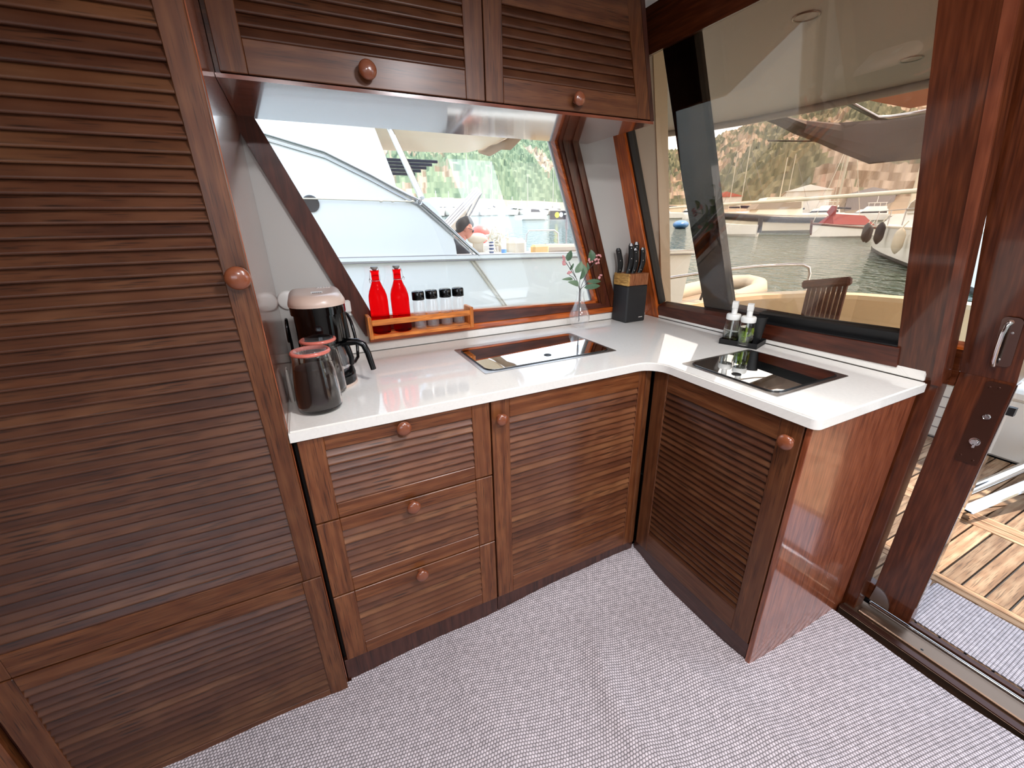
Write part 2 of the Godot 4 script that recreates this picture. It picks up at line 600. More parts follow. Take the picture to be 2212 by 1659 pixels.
# A louvred door or drawer front. Local axes: x along the width, y up, z out of the cabinet, front face at z = 0.
# f = [x0, y0, x1, y1] outline, s = the same of the louvre field; rake leans the right-hand edge.
func louvre_front(parent: Node3D, called: String, xf: Transform3D, f: Array, s: Array, tones: Array, frame_mat: Material, knobs: Array, rake := 0.0, sub := true) -> Node3D:
	var t := 0.022
	var b := B.new()
	rnd_uv(b)
	b.cbox(Vector3(f[0], f[1], -t), Vector3(s[0], f[3], 0), 0.0015, 1)
	rnd_uv(b)
	if rake == 0.0:
		b.cbox(Vector3(s[2], f[1], -t), Vector3(f[2], f[3], 0), 0.0015, 1)
	else:
		b.extrude(P2([s[2] + rake * (f[1] - s[1]), f[1], f[2], f[1], f[2] + rake * (f[3] - f[1]), f[3], s[2] + rake * (f[3] - s[1]), f[3]]), -t, 0.0, 1)
	rnd_uv(b)
	b.cbox(Vector3(s[0], f[1], -t), Vector3(s[2] + rake * (f[1] - s[1]) if rake else s[2], s[1], -0.0004), 0.0015, 0)
	rnd_uv(b)
	b.cbox(Vector3(s[0], s[3], -t), Vector3(s[2] + (rake * (s[3] - s[1]) if rake else 0.0), f[3], -0.0004), 0.0015, 0)
	var door := obj(called, b, frame_mat, parent)
	door.transform = parent.transform.affine_inverse() * xf
	var back := B.new()
	back.cbox(Vector3(s[0] - 0.004, s[1] - 0.004, -t - 0.004), Vector3(s[2] + 0.004, s[3] + 0.004, -t + 0.001), 0.0, 0)
	obj("back_panel", back, M.mahogany_dark, door)
	var pitch := 0.0238
	var n := int(round((s[3] - s[1]) / pitch))
	pitch = (s[3] - s[1]) / n
	var last := 3
	for i in n:
		var y: float = s[1] + pitch * i
		var l: float = s[2] - s[0] + (rake * (y - s[1] + 0.012) if rake else 0.0)
		var k := rng.randi() % 6
		if rng.randf() < 0.25: k = last
		last = k
		var m := inst("slat", slat_mesh(l, rng.randi() % 5), tones[k], door, Transform3D(Basis(), Vector3(s[0], y, 0.0)))
	for kp in knobs:
		inst("knob", knob_mesh(kp[2]), M.knob_wood, door, Transform3D(Basis(), Vector3(kp[0], kp[1], 0.0)))
	return door

# in-plane frame of the raked aft bulkhead: x out of the saloon, y up the slope, z aft along the wall
func rake_xf(x0 := 0.54, y0 := 0.9) -> Transform3D:
	return Transform3D(Basis(Vector3.BACK, atan(RAKE)), Vector3(x0, y0, 0))

# polygon in the plane of the raked wall given as (z, s), thickened from d0 to d1 along x
func wall_poly(b: B, pts: Array, d0: float, d1: float, g := 0) -> void:
	var keep := b.xf
	# extrude axes: X -> z of the wall, Y -> y of the wall, Z -> -x of the wall
	b.xf = keep * Transform3D(Basis(Vector3(0, 0, 1), Vector3(0, 1, 0), Vector3(-1, 0, 0)), Vector3.ZERO)
	b.extrude(P2(pts), -d1, -d0, g)
	b.xf = keep


# ---------------------------------------------------------------- the saloon
func build_room() -> void:
	# floor and ceiling
	var b := B.new()
	b.cbox(Vector3(-3.3, -0.09, -0.72), Vector3(0.5, -0.03, 2.8), 0.0)
	struct(obj("floor", b, M.mahogany_dark))
	b = B.new()
	b.extrude(P2([-3.3, 0.72, 0.42, 0.72, 0.42, -2.8, -3.3, -2.8]), 2.06, 2.14)
	b = B.new()
	b.cbox(Vector3(-3.3, 2.06, -0.72), Vector3(0.42, 2.14, 2.8), 0.0)
	struct(obj("ceiling", b, M.ceiling_white))
	# hull-side wall with the raked window opening
	var tl := Vector2(-1.166, 1.745)
	var tr := Vector2(-0.050, 1.700)
	var br := Vector2(0.215, 0.990)
	var bl := Vector2(-0.868, 1.028)
	var z0 := -0.70
	var z1 := -0.63
	b = B.new()
	b.extrude(P2([-3.3, -0.09, bl.x, -0.09, bl.x, bl.y, tl.x, tl.y, tl.x, 2.14, -3.3, 2.14]), z0, z1)
	b.extrude(P2([bl.x, -0.09, 0.62, -0.09, 0.62, bl.y - 0.05, br.x, br.y, bl.x, bl.y]), z0, z1)
	b.extrude(P2([br.x, br.y, 0.62, bl.y - 0.05, 0.5, 2.14, tr.x, 2.14, tr.x, tr.y]), z0, z1)
	b.extrude(P2([tl.x, tl.y, tr.x, tr.y, tr.x, 2.14, tl.x, 2.14]), z0, z1)
	struct(obj("wall_side", b, M.white_paint))
	# window 1: frame bars with mitred corners, beading, pane
	var w1 := group_node("window_1", Vector3(-0.45, 0.95, -0.63))
	struct(w1)
	var o_tl := Vector2(-1.252, 1.80)
	var o_tr := Vector2(0.020, 1.755)
	var o_br := Vector2(0.318, 0.965)
	var o_bl := Vector2(-0.912, 0.965)
	var bars := [[o_tl, o_bl, bl, tl], [o_bl, o_br, br, bl], [o_br, o_tr, tr, br], [o_tr, o_tl, tl, tr]]
	for q in bars:
		b = rnd_uv(nb(w1))
		b.extrude(P2([q[0].x, q[0].y, q[1].x, q[1].y, q[2].x, q[2].y, q[3].x, q[3].y]), -0.69, -0.612, 1 if absf(q[0].x - q[1].x) < 0.5 else 0)
		obj("frame_rail", b, M.window_wood, w1)
	# beading round the glass, sunlit edge painted as lighter wood; ledge strip under the frame
	for q in [[bl, br, Vector2(0, 0.010)], [br, tr, Vector2(-0.013, 0)], [tl, tr, Vector2(0, -0.006)]]:
		b = rnd_uv(nb(w1))
		b.extrude(P2([q[0].x, q[0].y, q[1].x, q[1].y, q[1].x + q[2].x, q[1].y + q[2].y, q[0].x + q[2].x, q[0].y + q[2].y]), -0.655, -0.625, 0)
		obj("lit_edge_beading", b, M.varnished_orange, w1)
	b = rnd_uv(nb(w1))
	b.extrude(P2([0.224, 0.985, 0.252, 0.985, -0.012, 1.715, -0.040, 1.715]), -0.62, -0.606, 1)
	b.extrude(P2([0.282, 0.968, 0.318, 0.968, 0.025, 1.75, -0.006, 1.75]), -0.62, -0.604, 1)
	obj("moulding", b, M.varnished_red, w1)
	b = rnd_uv(nb(w1))
	b.cbox(Vector3(-0.90, 0.938, -0.66), Vector3(0.33, 0.964, -0.608), 0.003, 0)
	obj("sill_strip", b, M.varnished_orange, w1)
	b = nb(w1)
	b.extrude(P2([tl.x, tl.y, bl.x, bl.y, br.x, br.y, tr.x, tr.y]), -0.672, -0.669)
	obj("pane", b, M.clear_pane, w1)
	# aft bulkhead: vertical below the worktop, raked above it
	b = B.new()
	b.cbox(Vector3(0.54, -0.09, -0.70), Vector3(0.60, 0.905, 0.588), 0.002, 1)
	var wl := struct(obj("wall_aft", b, M.varnished_red))
	var r := rake_xf()
	var post := B.new()
	post.xf = r
	wall_poly(post, [0.480, 0.0, 0.590, 0.0, 0.586, 0.60, 0.574, 1.26, 0.446, 1.26, 0.467, 0.60], -0.002, 0.055, 1)
	obj("post", post, M.varnished_red, wl)
	post = B.new(); post.xf = r
	wall_poly(post, [0.572, 0.0, 0.594, 0.0, 0.589, 0.60, 0.577, 1.26, 0.556, 1.26, 0.568, 0.60], -0.010, -0.001, 1)
	obj("post_edge", post, M.edge_wood, wl)
	var hd := B.new(); hd.xf = r
	rnd_uv(hd)
	wall_poly(hd, [-0.75, 1.092, 1.62, 1.092, 1.62, 1.262, -0.75, 1.262], 0.0, 0.056, 0)
	obj("header", hd, M.varnished_red, wl)
	var beyond := B.new()
	beyond.cbox(Vector3(0.54, -0.09, 1.62), Vector3(0.60, 0.92, 2.8), 0.0)
	beyond.xf = r
	wall_poly(beyond, [1.62, 0.0, 2.8, 0.0, 2.8, 1.262, 1.62, 1.262], 0.0, 0.056)
	obj("far_panel", beyond, M.varnished_red, wl)
	# window 2 in the raked bulkhead
	var w2 := group_node("window_2", Vector3(0.54, 0.9, 0))
	struct(w2)
	b = rnd_uv(nb(w2)); b.xf = b.xf * r
	wall_poly(b, [-0.685, 0.0, -0.520, 0.0, -0.522, 0.07, -0.572, 1.092, -0.69, 1.092], -0.012, 0.05, 1)
	obj("frame_jamb", b, M.varnished_orange, w2)
	b = rnd_uv(nb(w2)); b.xf = b.xf * r
	wall_poly(b, [-0.545, 0.010, 0.485, 0.030, 0.485, 0.098, 0.114, 0.088, -0.51, 0.072], -0.008, 0.05, 0)
	obj("frame_sill", b, M.window_wood, w2)
	b = nb(w2); b.xf = b.xf * r
	wall_poly(b, [-0.574, 1.09, -0.522, 0.074, -0.511, 0.074, -0.560, 1.09], 0.002, 0.045, 1)
	obj("gasket", b, M.black_rubber, w2)
	b = nb(w2); b.xf = b.xf * r
	wall_poly(b, [0.02, 0.088, 0.478, 0.097, 0.478, 0.137, 0.02, 0.118], 0.012, 0.045, 0)
	wall_poly(b, [-0.12, 0.078, 0.478, 0.094, 0.478, 0.104, -0.12, 0.084], -0.004, 0.03, 0)
	obj("track", b, M.black_matte, w2)
	b = nb(w2); b.xf = b.xf * r
	wall_poly(b, [-0.565, 0.06, 0.48, 0.06, 0.455, 1.10, -0.58, 1.10], 0.024, 0.030, 0)
	obj("pane", b, M.bronze_pane, w2)
	# far sides of the saloon, out of view: one window placed to let daylight in
	b = B.new()
	b.cbox(Vector3(-3.3, -0.09, 2.72), Vector3(0.5, 0.95, 2.80), 0.0)
	b.cbox(Vector3(-3.3, 1.85, 2.72), Vector3(0.5, 2.14, 2.80), 0.0)
	b.cbox(Vector3(-3.3, 0.95, 2.72), Vector3(-3.1, 1.85, 2.80), 0.0)
	b.cbox(Vector3(-1.4, 0.95, 2.72), Vector3(0.5, 1.85, 2.80), 0.0)
	struct(obj("wall_opposite", b, M.white_paint))
	b = B.new()
	b.cbox(Vector3(-3.3, -0.09, -0.72), Vector3(-3.22, 2.14, 2.8), 0.0)
	struct(obj("unseen_wall_forward", b, M.mahogany_dark))  # out of view, left windowless to keep the tall cabinet darker
	b = B.new()
	b.cbox(Vector3(-3.1, 0.95, 2.755), Vector3(-1.4, 1.85, 2.758), 0.0)
	struct(obj("window_3", b, M.clear_pane))  # unseen window, placed to light the saloon from behind


func carpet_height(x: float, z: float) -> float:
	var h := -0.004
	h += 0.038 * exp(-(pow(x + 0.06, 2) / 0.10 + pow(z - 0.0, 2) / 0.012))
	h += 0.016 * exp(-(pow(x + 0.45, 2) / 0.10 + pow(z - 0.0, 2) / 0.006))
	h -= 0.008 * exp(-(pow(x - 0.05, 2) / 0.02 + pow(z - 0.25, 2) / 0.05))
	h += 0.016 * exp(-(pow(x + 0.02, 2) / 0.006 + pow(z - 0.56, 2) / 0.006))
	# creases that run away from the corner
	var d := x + 0.43 - 0.04 * sin(z * 9.0)
	h += 0.022 * exp(-d * d / 0.0022) * smoothstep(0.12, 0.35, z) * smoothstep(1.4, 0.8, z)
	d = x + 0.20 - 0.25 * (z - 0.4)
	h += 0.019 * exp(-d * d / 0.004) * smoothstep(0.2, 0.5, z)
	d = x + 0.86 - 0.15 * z
	h += 0.019 * exp(-d * d / 0.005) * smoothstep(-0.05, 0.15, z) * smoothstep(0.9, 0.4, z)
	d = z - 0.95 - 0.3 * (x - 0.2)
	h += 0.012 * exp(-d * d / 0.006) * smoothstep(-0.1, 0.2, x)
	h += 0.004 * sin(x * 11.0 + z * 4.0) * sin(z * 7.0 - x * 3.0)
	h -= 0.012 * exp(-(pow(x + 1.18, 2) / 0.02 + pow(z, 2) / 0.01))
	return h

func build_carpet() -> void:
	var b := B.new()
	var n := 0.025
	var i0 := -100
	for i in range(-124, 20):
		for j in range(-1, 109):
			var x := i * n
			var z := j * n
			if x >= 0.025 and z < 0.525: continue
			if x < -1.2 and z < -0.01: continue
			if x + n > 0.497: continue
			var q := []
			for k in [[0, 0], [1, 0], [1, 1], [0, 1]]:
				var px: float = x + n * k[0]
				var pz: float = z + n * k[1]
				var e := 0.004
				var nn := Vector3(carpet_height(px - e, pz) - carpet_height(px + e, pz), 2 * e, carpet_height(px, pz - e) - carpet_height(px, pz + e)).normalized()
				q.append([Vector3(px, carpet_height(px, pz), pz), nn, Vector2(px * 0.985 + pz * 0.17, pz * 0.985 - px * 0.17)])
			b.tri3(q[0][0], q[1][0], q[2][0], q[0][1], q[1][1], q[2][1], q[0][2], q[1][2], q[2][2])
			b.tri3(q[0][0], q[2][0], q[3][0], q[0][1], q[2][1], q[3][1], q[0][2], q[2][2], q[3][2])
	tag(obj("carpet", b, M.carpet), "loosely laid rippled grey-white woven carpet on the saloon floor before the cabinets", "carpet")


# ---------------------------------------------------------------- cabinets
func build_cabinets() -> void:
	var b: B
	# tall louvred cabinet
	var t := thing("tall_cabinet", "tall dark mahogany cabinet with full-height louvred doors left of the worktop", "cabinet", Vector3(-1.53, 0, -0.3))
	b = rnd_uv(nb(t))
	b.cbox(Vector3(-1.872, -0.05, -0.625), Vector3(-1.187, 2.055, -0.004), 0.0015, 1)
	obj("body", b, M.sapele, t)
	var T := Transform3D(Basis(), Vector3(0, 0, 0.02))
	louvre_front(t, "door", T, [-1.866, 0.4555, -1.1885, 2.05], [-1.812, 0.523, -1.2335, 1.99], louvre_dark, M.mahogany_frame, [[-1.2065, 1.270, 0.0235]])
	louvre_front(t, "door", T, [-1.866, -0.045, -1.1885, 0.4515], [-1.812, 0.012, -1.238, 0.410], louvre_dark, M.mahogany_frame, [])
	# its neighbour at the edge of the picture
	t = thing("tall_cabinet", "orange-brown cabinet front at the left picture edge, beyond the dark gap", "cabinet", Vector3(-2.3, 0, -0.3))
	b = rnd_uv(nb(t))
	b.cbox(Vector3(-2.9, -0.05, -0.625), Vector3(-1.884, 2.055, -0.004), 0.0015, 1)
	obj("body", b, M.mahogany_dark, t)
	b = rnd_uv(nb(t))
	b.cbox(Vector3(-2.895, -0.04, -0.004), Vector3(-1.886, 2.05, 0.02), 0.002, 1)
	obj("door", b, M.mahogany_warm, t)
	# drawers
	t = thing("drawer_cabinet", "base cabinet with three louvred mahogany drawers next to the tall cabinet", "cabinet", Vector3(-0.91, 0, -0.3))
	b = rnd_uv(nb(t))
	b.cbox(Vector3(-1.184, -0.05, -0.60), Vector3(-0.650, 0.868, -0.024), 0.0, 0)
	obj("body", b, M.painted_shadow_gap, t)
	b = rnd_uv(nb(t))
	b.cbox(Vector3(-1.184, -0.05, -0.022), Vector3(-0.650, 0.072, -0.006), 0.001, 1)
	obj("plinth", b, M.mahogany_dark, t)
	T = Transform3D()
	for d in [[0.6105, 0.866, 0.656, 0.824, 0.849], [0.3445, 0.6055, 0.392, 0.563, 0.589], [0.0765, 0.3395, 0.124, 0.295, 0.327]]:
		louvre_front(t, "drawer", T, [-1.1745, d[0], -0.6515, d[1]], [-1.114, d[2], -0.709, d[3]], louvre_mid, M.mahogany_warm, [[-0.9135, d[4], 0.0205]])
	# left-hand door unit
	t = thing("base_cabinet", "base cabinet with one louvred door under the left glass lid", "cabinet", Vector3(-0.32, 0, -0.3))
	b = nb(t)
	b.cbox(Vector3(-0.648, -0.05, -0.60), Vector3(-0.002, 0.868, -0.024), 0.0, 0)
	obj("body", b, M.painted_shadow_gap, t)
	b = rnd_uv(nb(t))
	b.cbox(Vector3(-0.648, -0.05, -0.022), Vector3(-0.006, 0.072, -0.006), 0.001, 1)
	obj("plinth", b, M.mahogany_dark, t)
	louvre_front(t, "door", Transform3D(), [-0.6465, 0.0765, -0.030, 0.866], [-0.585, 0.151, -0.0635, 0.800], louvre_mid, M.mahogany_warm, [[-0.620, 0.808, 0.0195]])
	b = rnd_uv(nb(t))
	b.cbox(Vector3(-0.0285, 0.072, -0.022), Vector3(-0.006, 0.868, -0.001), 0.001, 1)
	obj("corner_post", b, M.mahogany_frame, t)
	# right-hand door unit with the plain end panel
	t = thing("base_cabinet", "base cabinet with one louvred door and a plain glossy end panel by the doorway", "cabinet", Vector3(0.27, 0, 0.27))
	b = nb(t)
	b.cbox(Vector3(0.024, -0.05, -0.02), Vector3(0.526, 0.868, 0.534), 0.0, 0)
	obj("body", b, M.painted_shadow_gap, t)
	b = rnd_uv(nb(t))
	b.cbox(Vector3(0.006, -0.05, -0.005), Vector3(0.022, 0.072, 0.533), 0.001, 2)
	obj("plinth", b, M.mahogany_dark, t)
	# front plane x = 0, local x runs towards +z, local z out of the cabinet (-x)
	T = Transform3D(Basis(Vector3(0, 0, 1), Vector3(0, 1, 0), Vector3(-1, 0, 0)), Vector3.ZERO)
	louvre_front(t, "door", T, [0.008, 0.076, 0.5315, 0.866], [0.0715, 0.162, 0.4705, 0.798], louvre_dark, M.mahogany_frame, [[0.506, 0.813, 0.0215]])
	b = rnd_uv(nb(t))
	b.cbox(Vector3(0.0005, -0.05, 0.5355), Vector3(0.530, 0.868, 0.551), 0.0015, 1)
	var ep := obj("end_panel", b, M.sapele, t)
	ep.set_meta("label", "plain glossy reddish end panel")
	# wall units
	t = thing("wall_cabinet", "long wall cabinet with two louvred flap doors above the side window", "cabinet", Vector3(-0.55, 1.69, -0.43))
	b = rnd_uv(nb(t))
	b.extrude(P2([-1.186, 1.692, 0.096, 1.692, 0.0, 2.055, -1.186, 2.055]), -0.628, -0.252, 0)
	obj("body", b, M.mahogany_frame, t)
	b = rnd_uv(nb(t))
	b.extrude(P2([-1.186, 1.683, 0.108, 1.683, 0.106, 1.6915, -1.186, 1.6915]), -0.628, -0.232, 0)
	obj("bottom_panel", b, M.gloss_sapele, t)
	T = Transform3D(Basis(), Vector3(0, 0, -0.228))
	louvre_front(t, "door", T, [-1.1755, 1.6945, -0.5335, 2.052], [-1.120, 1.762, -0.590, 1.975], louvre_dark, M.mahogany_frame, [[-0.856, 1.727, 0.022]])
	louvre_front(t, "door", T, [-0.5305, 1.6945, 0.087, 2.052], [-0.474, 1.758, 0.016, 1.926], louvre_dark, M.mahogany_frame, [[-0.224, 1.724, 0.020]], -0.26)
	b = rnd_uv(nb(t))
	b.extrude(P2([0.0895, 1.6925, 0.107, 1.6925, 0.013, 2.055, -0.004, 2.055]), -0.628, -0.229, 1)
	obj("side_panel", b, M.mahogany_dark, t)


func arc2(c: Vector2, r: float, a0: float, a1: float, n: int) -> Array:
	var o := []
	for i in n + 1:
		var a := lerpf(a0, a1, float(i) / n)
		o.append(c.x + r * cos(a)); o.append(c.y + r * sin(a))
	return o

func build_worktop() -> void:
	var t := thing("countertop", "L-shaped glossy white quartz worktop with low upstands along both walls", "countertop", Vector3(-0.3, 0.87, -0.3))
	var b := nb(t)
	# plan (x, -z), extruded upwards; the inner corner is rounded, the free end corner slightly so
	var f := -0.012
	var e := 0.012
	var plan := [-1.187, -e]
	plan += arc2(Vector2(f - 0.075, -e - 0.075), 0.075, PI / 2, 0.0, 8)
	plan += arc2(Vector2(f + 0.02, -0.566 + 0.02), 0.02, PI, PI * 1.5, 5)
	plan += [0.527, -0.566, 0.527, 0.617, -1.187, 0.617]
	var k := b.xf
	b.xf = k * Transform3D(Basis(Vector3.RIGHT, -PI / 2), Vector3.ZERO)
	var poly := P2(plan)
	var ins := Geometry2D.offset_polygon(poly, -0.004)[0]
	b.extrude(poly, 0.8705, 0.8965, 0, true)
	b.extrude(ins, 0.8965, 0.9000, 0, true)
	b.xf = k
	obj("slab", b, M.quartz, t)
	b = nb(t)
	b.cbox(Vector3(-1.186, 0.9002, -0.629), Vector3(0.53, 0.934, -0.617), 0.003)
	obj("upstand", b, M.quartz, t)
	b = nb(t)
	b.cbox(Vector3(0.527, 0.9002, -0.617), Vector3(0.5395, 0.940, 0.556), 0.003)
	obj("upstand", b, M.quartz, t)


func lid_unit(called: String, label: String, x0: float, z0: float, x1: float, z1: float, hole: Vector2) -> void:
	var t := thing(called, label, "sink cover", Vector3((x0 + x1) / 2, 0.9, (z0 + z1) / 2))
	var up := Transform3D(Basis(Vector3.RIGHT, -PI / 2), Vector3.ZERO)
	var b := nb(t)
	b.xf = b.xf * up
	# flat steel flange with a rounded opening
	var outer := round_rect(x0, -z1, x1, -z0, 0.006, 3)
	var inner := round_rect(x0 + 0.018, -z1 + 0.018, x1 - 0.018, -z0 - 0.018, 0.035, 8)
	b.extrude(outer, 0.8995, 0.9022)
	obj("flange", b, M.steel_satin, t)
	b = nb(t); b.xf = b.xf * up
	b.extrude(round_rect(x0 + 0.013, -z1 + 0.013, x1 - 0.013, -z0 - 0.013, 0.04, 8), 0.9021, 0.9030)
	obj("gasket", b, M.black_rubber, t)
	b = nb(t); b.xf = b.xf * up
	b.extrude(inner, 0.9030, 0.9058, 0, true)
	obj("glass_lid", b, M.mirror_lid, t)
	b = nb(t)
	b.xf = b.xf * Transform3D(Basis(), Vector3(hole.x, 0.9058, hole.y))
	b.lathe(P2([0.0, 0.0003, 0.009, 0.0003, 0.010, 0.001, 0.0135, 0.0016, 0.0145, 0.0004, 0.0145, -0.001]), 24)
	obj("finger_hole", b, M.black_rubber, t)


# ---------------------------------------------------------------- things on the worktop
func glass_jar(label: String, at: Vector3, s: float) -> Node3D:
	var t := thing("coffee_jar", label, "jar", at)
	var b := B.new()
	var o := [0.0, 0.0, 0.046, 0.0, 0.053, 0.003, 0.0565, 0.010, 0.0570, 0.030, 0.0555, 0.070, 0.0515, 0.110, 0.0475, 0.138, 0.0465, 0.150, 0.0475, 0.157, 0.0440, 0.158,
		0.0435, 0.150, 0.0445, 0.138, 0.0485, 0.110, 0.0525, 0.070, 0.0540, 0.030, 0.0525, 0.013, 0.045, 0.010, 0.0, 0.009]
	b.lathe(P2(o), 48)
	obj("glass", b, M.clear_glass, t)
	b = B.new()
	b.lathe(P2([0.0, 0.0094, 0.0445, 0.0104, 0.0520, 0.0136, 0.0535, 0.030, 0.0520, 0.070, 0.0480, 0.110, 0.0468, 0.122, 0.030, 0.126, 0.0, 0.128]), 40)
	obj("ground_coffee", b, M.coffee, t)
	var lid := B.new()
	lid.lathe(P2([0.0, 0.1605, 0.040, 0.1605, 0.0415, 0.165, 0.040, 0.1675, 0.030, 0.1665, 0.0, 0.166]), 40)
	var l := obj("lid", lid, M.thin_glass, t)
	b = B.new()
	b.lathe(P2([0.0425, 0.157, 0.0480, 0.1575, 0.0496, 0.160, 0.0490, 0.164, 0.0455, 0.1668, 0.0425, 0.166, 0.0415, 0.162, 0.0425, 0.157]), 48)
	obj("seal_ring", b, M.rose_rim, l)
	t.scale = Vector3(1, s, 1)
	return t

func build_coffee_maker() -> void:
	var t := thing("coffee_maker", "black drip coffee maker with a cream lid in the corner by the tall cabinet", "coffee maker", Vector3(-1.066, 0.9, -0.35))
	var up := Transform3D(Basis(Vector3.RIGHT, -PI / 2), Vector3.ZERO)
	var front := func(inset: float, back := true) -> PackedVector2Array:
		var a := []
		var x0 := -1.142 + inset
		var x1 := -0.990 - inset
		a += [x1, 0.462 - inset, x0, 0.462 - inset]
		a += [x0, 0.30]
		for i in range(1, 12):
			var k := PI + PI * i / 12.0
			a += [-1.066 + (0.076 - inset) * cos(k), 0.30 + (0.072 - inset) * sin(k)]
		a += [x1, 0.30]
		return P2(a)
	var b := nb(t); b.xf = b.xf * up
	b.extrude(front.call(-0.002), 0.9004, 0.908, 0, true)
	obj("base_rim", b, M.appliance_cream, t)
	b = nb(t); b.xf = b.xf * up
	b.extrude(front.call(0.0), 0.908, 0.932, 0, true)
	b.extrude(front.call(0.006), 0.932, 0.936, 0, true)
	var base := obj("base", b, M.black_plastic, t)
	b = nb(t)
	b.cbox(Vector3(-1.140, 0.935, -0.461), Vector3(-0.992, 1.062, -0.372), 0.006)
	obj("water_tank", b, M.black_gloss, t)
	b = nb(t); b.xf = b.xf * up
	b.extrude(front.call(0.006), 1.046, 1.128, 0, true)
	b.extrude(front.call(0.0), 1.128, 1.152, 0, true)
	obj("filter_basket", b, M.black_gloss, t)
	b = nb(t)
	b.tube([Vector3(-1.002, 1.130, -0.285), Vector3(-1.000, 1.09, -0.282), Vector3(-0.998, 1.046, -0.280)], 0.008, 10)
	obj("support", b, M.black_plastic, t)
	# cream lid: rings from the rim to a flatter top
	b = nb(t); b.xf = b.xf * up
	b.extrude(front.call(-0.002), 1.152, 1.160, 0, true)
	var rings := []
	for q in [[-0.002, 1.160], [-0.001, 1.165], [0.002, 1.1715], [0.007, 1.1775], [0.014, 1.1825], [0.022, 1.1850], [0.030, 1.1856]]:
		var ring := []
		for p in front.call(q[0]): ring.append(Vector3(p.x, p.y, q[1]))
		rings.append(ring)
	b.loft(rings, false, true, true)
	var lid := obj("lid", b, M.appliance_cream, t)
	b = nb(t)
	b.cbox(Vector3(-1.078, 1.1855, -0.330), Vector3(-1.046, 1.1862, -0.300), 0.0)
	var plate := obj("badge", b, M.white_plastic, lid)
	b = nb(t)
	for i in 5:
		b.cbox(Vector3(-1.074 + i * 0.0052, 1.1856, -0.2965), Vector3(-1.0702 + i * 0.0052, 1.1866, -0.2915), 0.0)
	obj("lettering", b, M.ink, lid)
	b = nb(t)
	b.cbox(Vector3(-1.060, 1.1853, -0.425), Vector3(-1.018, 1.1866, -0.400), 0.0006)
	for i in 5:
		b.cbox(Vector3(-1.056 + i * 0.008, 1.1866, -0.421), Vector3(-1.052 + i * 0.008, 1.1880, -0.404), 0.0004)
	obj("vent", b, M.label_grey, lid)
	# carafe on its hot plate
	var c := thing("carafe", "glass carafe with black lid and hooked handle standing in the coffee maker", "carafe", Vector3(-1.064, 0.9365, -0.303))
	b = B.new()
	b.lathe(P2([0.0, 0.0, 0.046, 0.0, 0.058, 0.010, 0.0615, 0.028, 0.0600, 0.050, 0.0520, 0.078, 0.0480, 0.090, 0.0460, 0.090, 0.0500, 0.077, 0.0580, 0.049, 0.0590, 0.028, 0.0560, 0.012, 0.045, 0.003, 0.0, 0.003]), 40)
	obj("glass", b, M.thin_glass, c)
	b = B.new()
	b.lathe(P2([0.0598, 0.020, 0.0625, 0.020, 0.0625, 0.029, 0.0618, 0.029]), 40)
	obj("band", b, M.steel, c)
	b = B.new()
	b.lathe(P2([0.0, 0.090, 0.050, 0.090, 0.0510, 0.097, 0.046, 0.103, 0.0, 0.106]), 32)
	obj("lid", b, M.black_plastic, c)
	b = B.new()
	b.tube([Vector3(0.046, 0.092, 0.022), Vector3(0.066, 0.098, 0.030), Vector3(0.090, 0.098, 0.038), Vector3(0.106, 0.088, 0.044), Vector3(0.115, 0.060, 0.047), Vector3(0.120, 0.030, 0.049), Vector3(0.124, 0.006, 0.051)], [0.011, 0.0115, 0.010, 0.010, 0.0095, 0.009, 0.0085], 14)
	b.tube([Vector3(0.055, 0.096, 0.026), Vector3(0.061, 0.072, 0.028), Vector3(0.066, 0.048, 0.030), Vector3(0.064, 0.026, 0.029)], [0.010, 0.009, 0.008, 0.007], 12)
	obj("handle", b, M.black_plastic, c)
	# socket and cord behind
	t = thing("power_socket", "white wall socket behind the coffee maker, left of the bottle rack", "socket", Vector3(-0.962, 1.085, -0.629))
	b = B.new()
	b.cbox(Vector3(-0.034, -0.036, 0.0), Vector3(0.020, 0.036, 0.012), 0.004)
	obj("plate", b, M.white_plastic, t)
	b = B.new()
	b.cbox(Vector3(-0.028, -0.02, 0.012), Vector3(0.012, 0.026, 0.030), 0.005)
	obj("plug", b, M.white_plastic, t)
	t = thing("power_cable", "black cord curving down from the wall socket behind the coffee maker", "cord", Vector3(-0.962, 0.92, -0.55))
	b = nb(t)
	b.tube([Vector3(-0.975, 1.068, -0.595), Vector3(-0.968, 1.062, -0.575), Vector3(-0.962, 1.04, -0.555), Vector3(-0.958, 1.0, -0.54), Vector3(-0.955, 0.95, -0.53), Vector3(-0.960, 0.915, -0.515), Vector3(-0.975, 0.906, -0.49), Vector3(-1.0, 0.906, -0.47)], 0.0058, 10)
	obj("cord", b, M.black_plastic, t)
	t = thing("wall_plate", "round white fitting on the wall at the left end behind the coffee maker", "socket", Vector3(-1.155, 1.125, -0.629))
	b = B.new()
	b.xf = Transform3D(Basis(Vector3.RIGHT, PI / 2), Vector3.ZERO)
	b.lathe(P2([0.0, 0.008, 0.028, 0.008, 0.033, 0.005, 0.034, 0.0]), 32)
	obj("plate", b, M.white_plastic, t)
	t = thing("power_cable", "looped black cord hanging at the left side of the coffee maker", "cord", Vector3(-1.160, 0.905, -0.36))
	b = nb(t)
	var pts := []
	for i in 15:
		var a := TAU * i / 14.0 + 1.2
		pts.append(Vector3(-1.160 + 0.002 * sin(a), 1.075 + 0.034 * sin(a), -0.345 + 0.022 * cos(a)))
	pts.append(Vector3(-1.158, 1.03, -0.36)); pts.append(Vector3(-1.160, 0.97, -0.37)); pts.append(Vector3(-1.160, 0.9045, -0.38))
	b.tube(pts, 0.0042, 8)
	obj("cord", b, M.black_plastic, t)
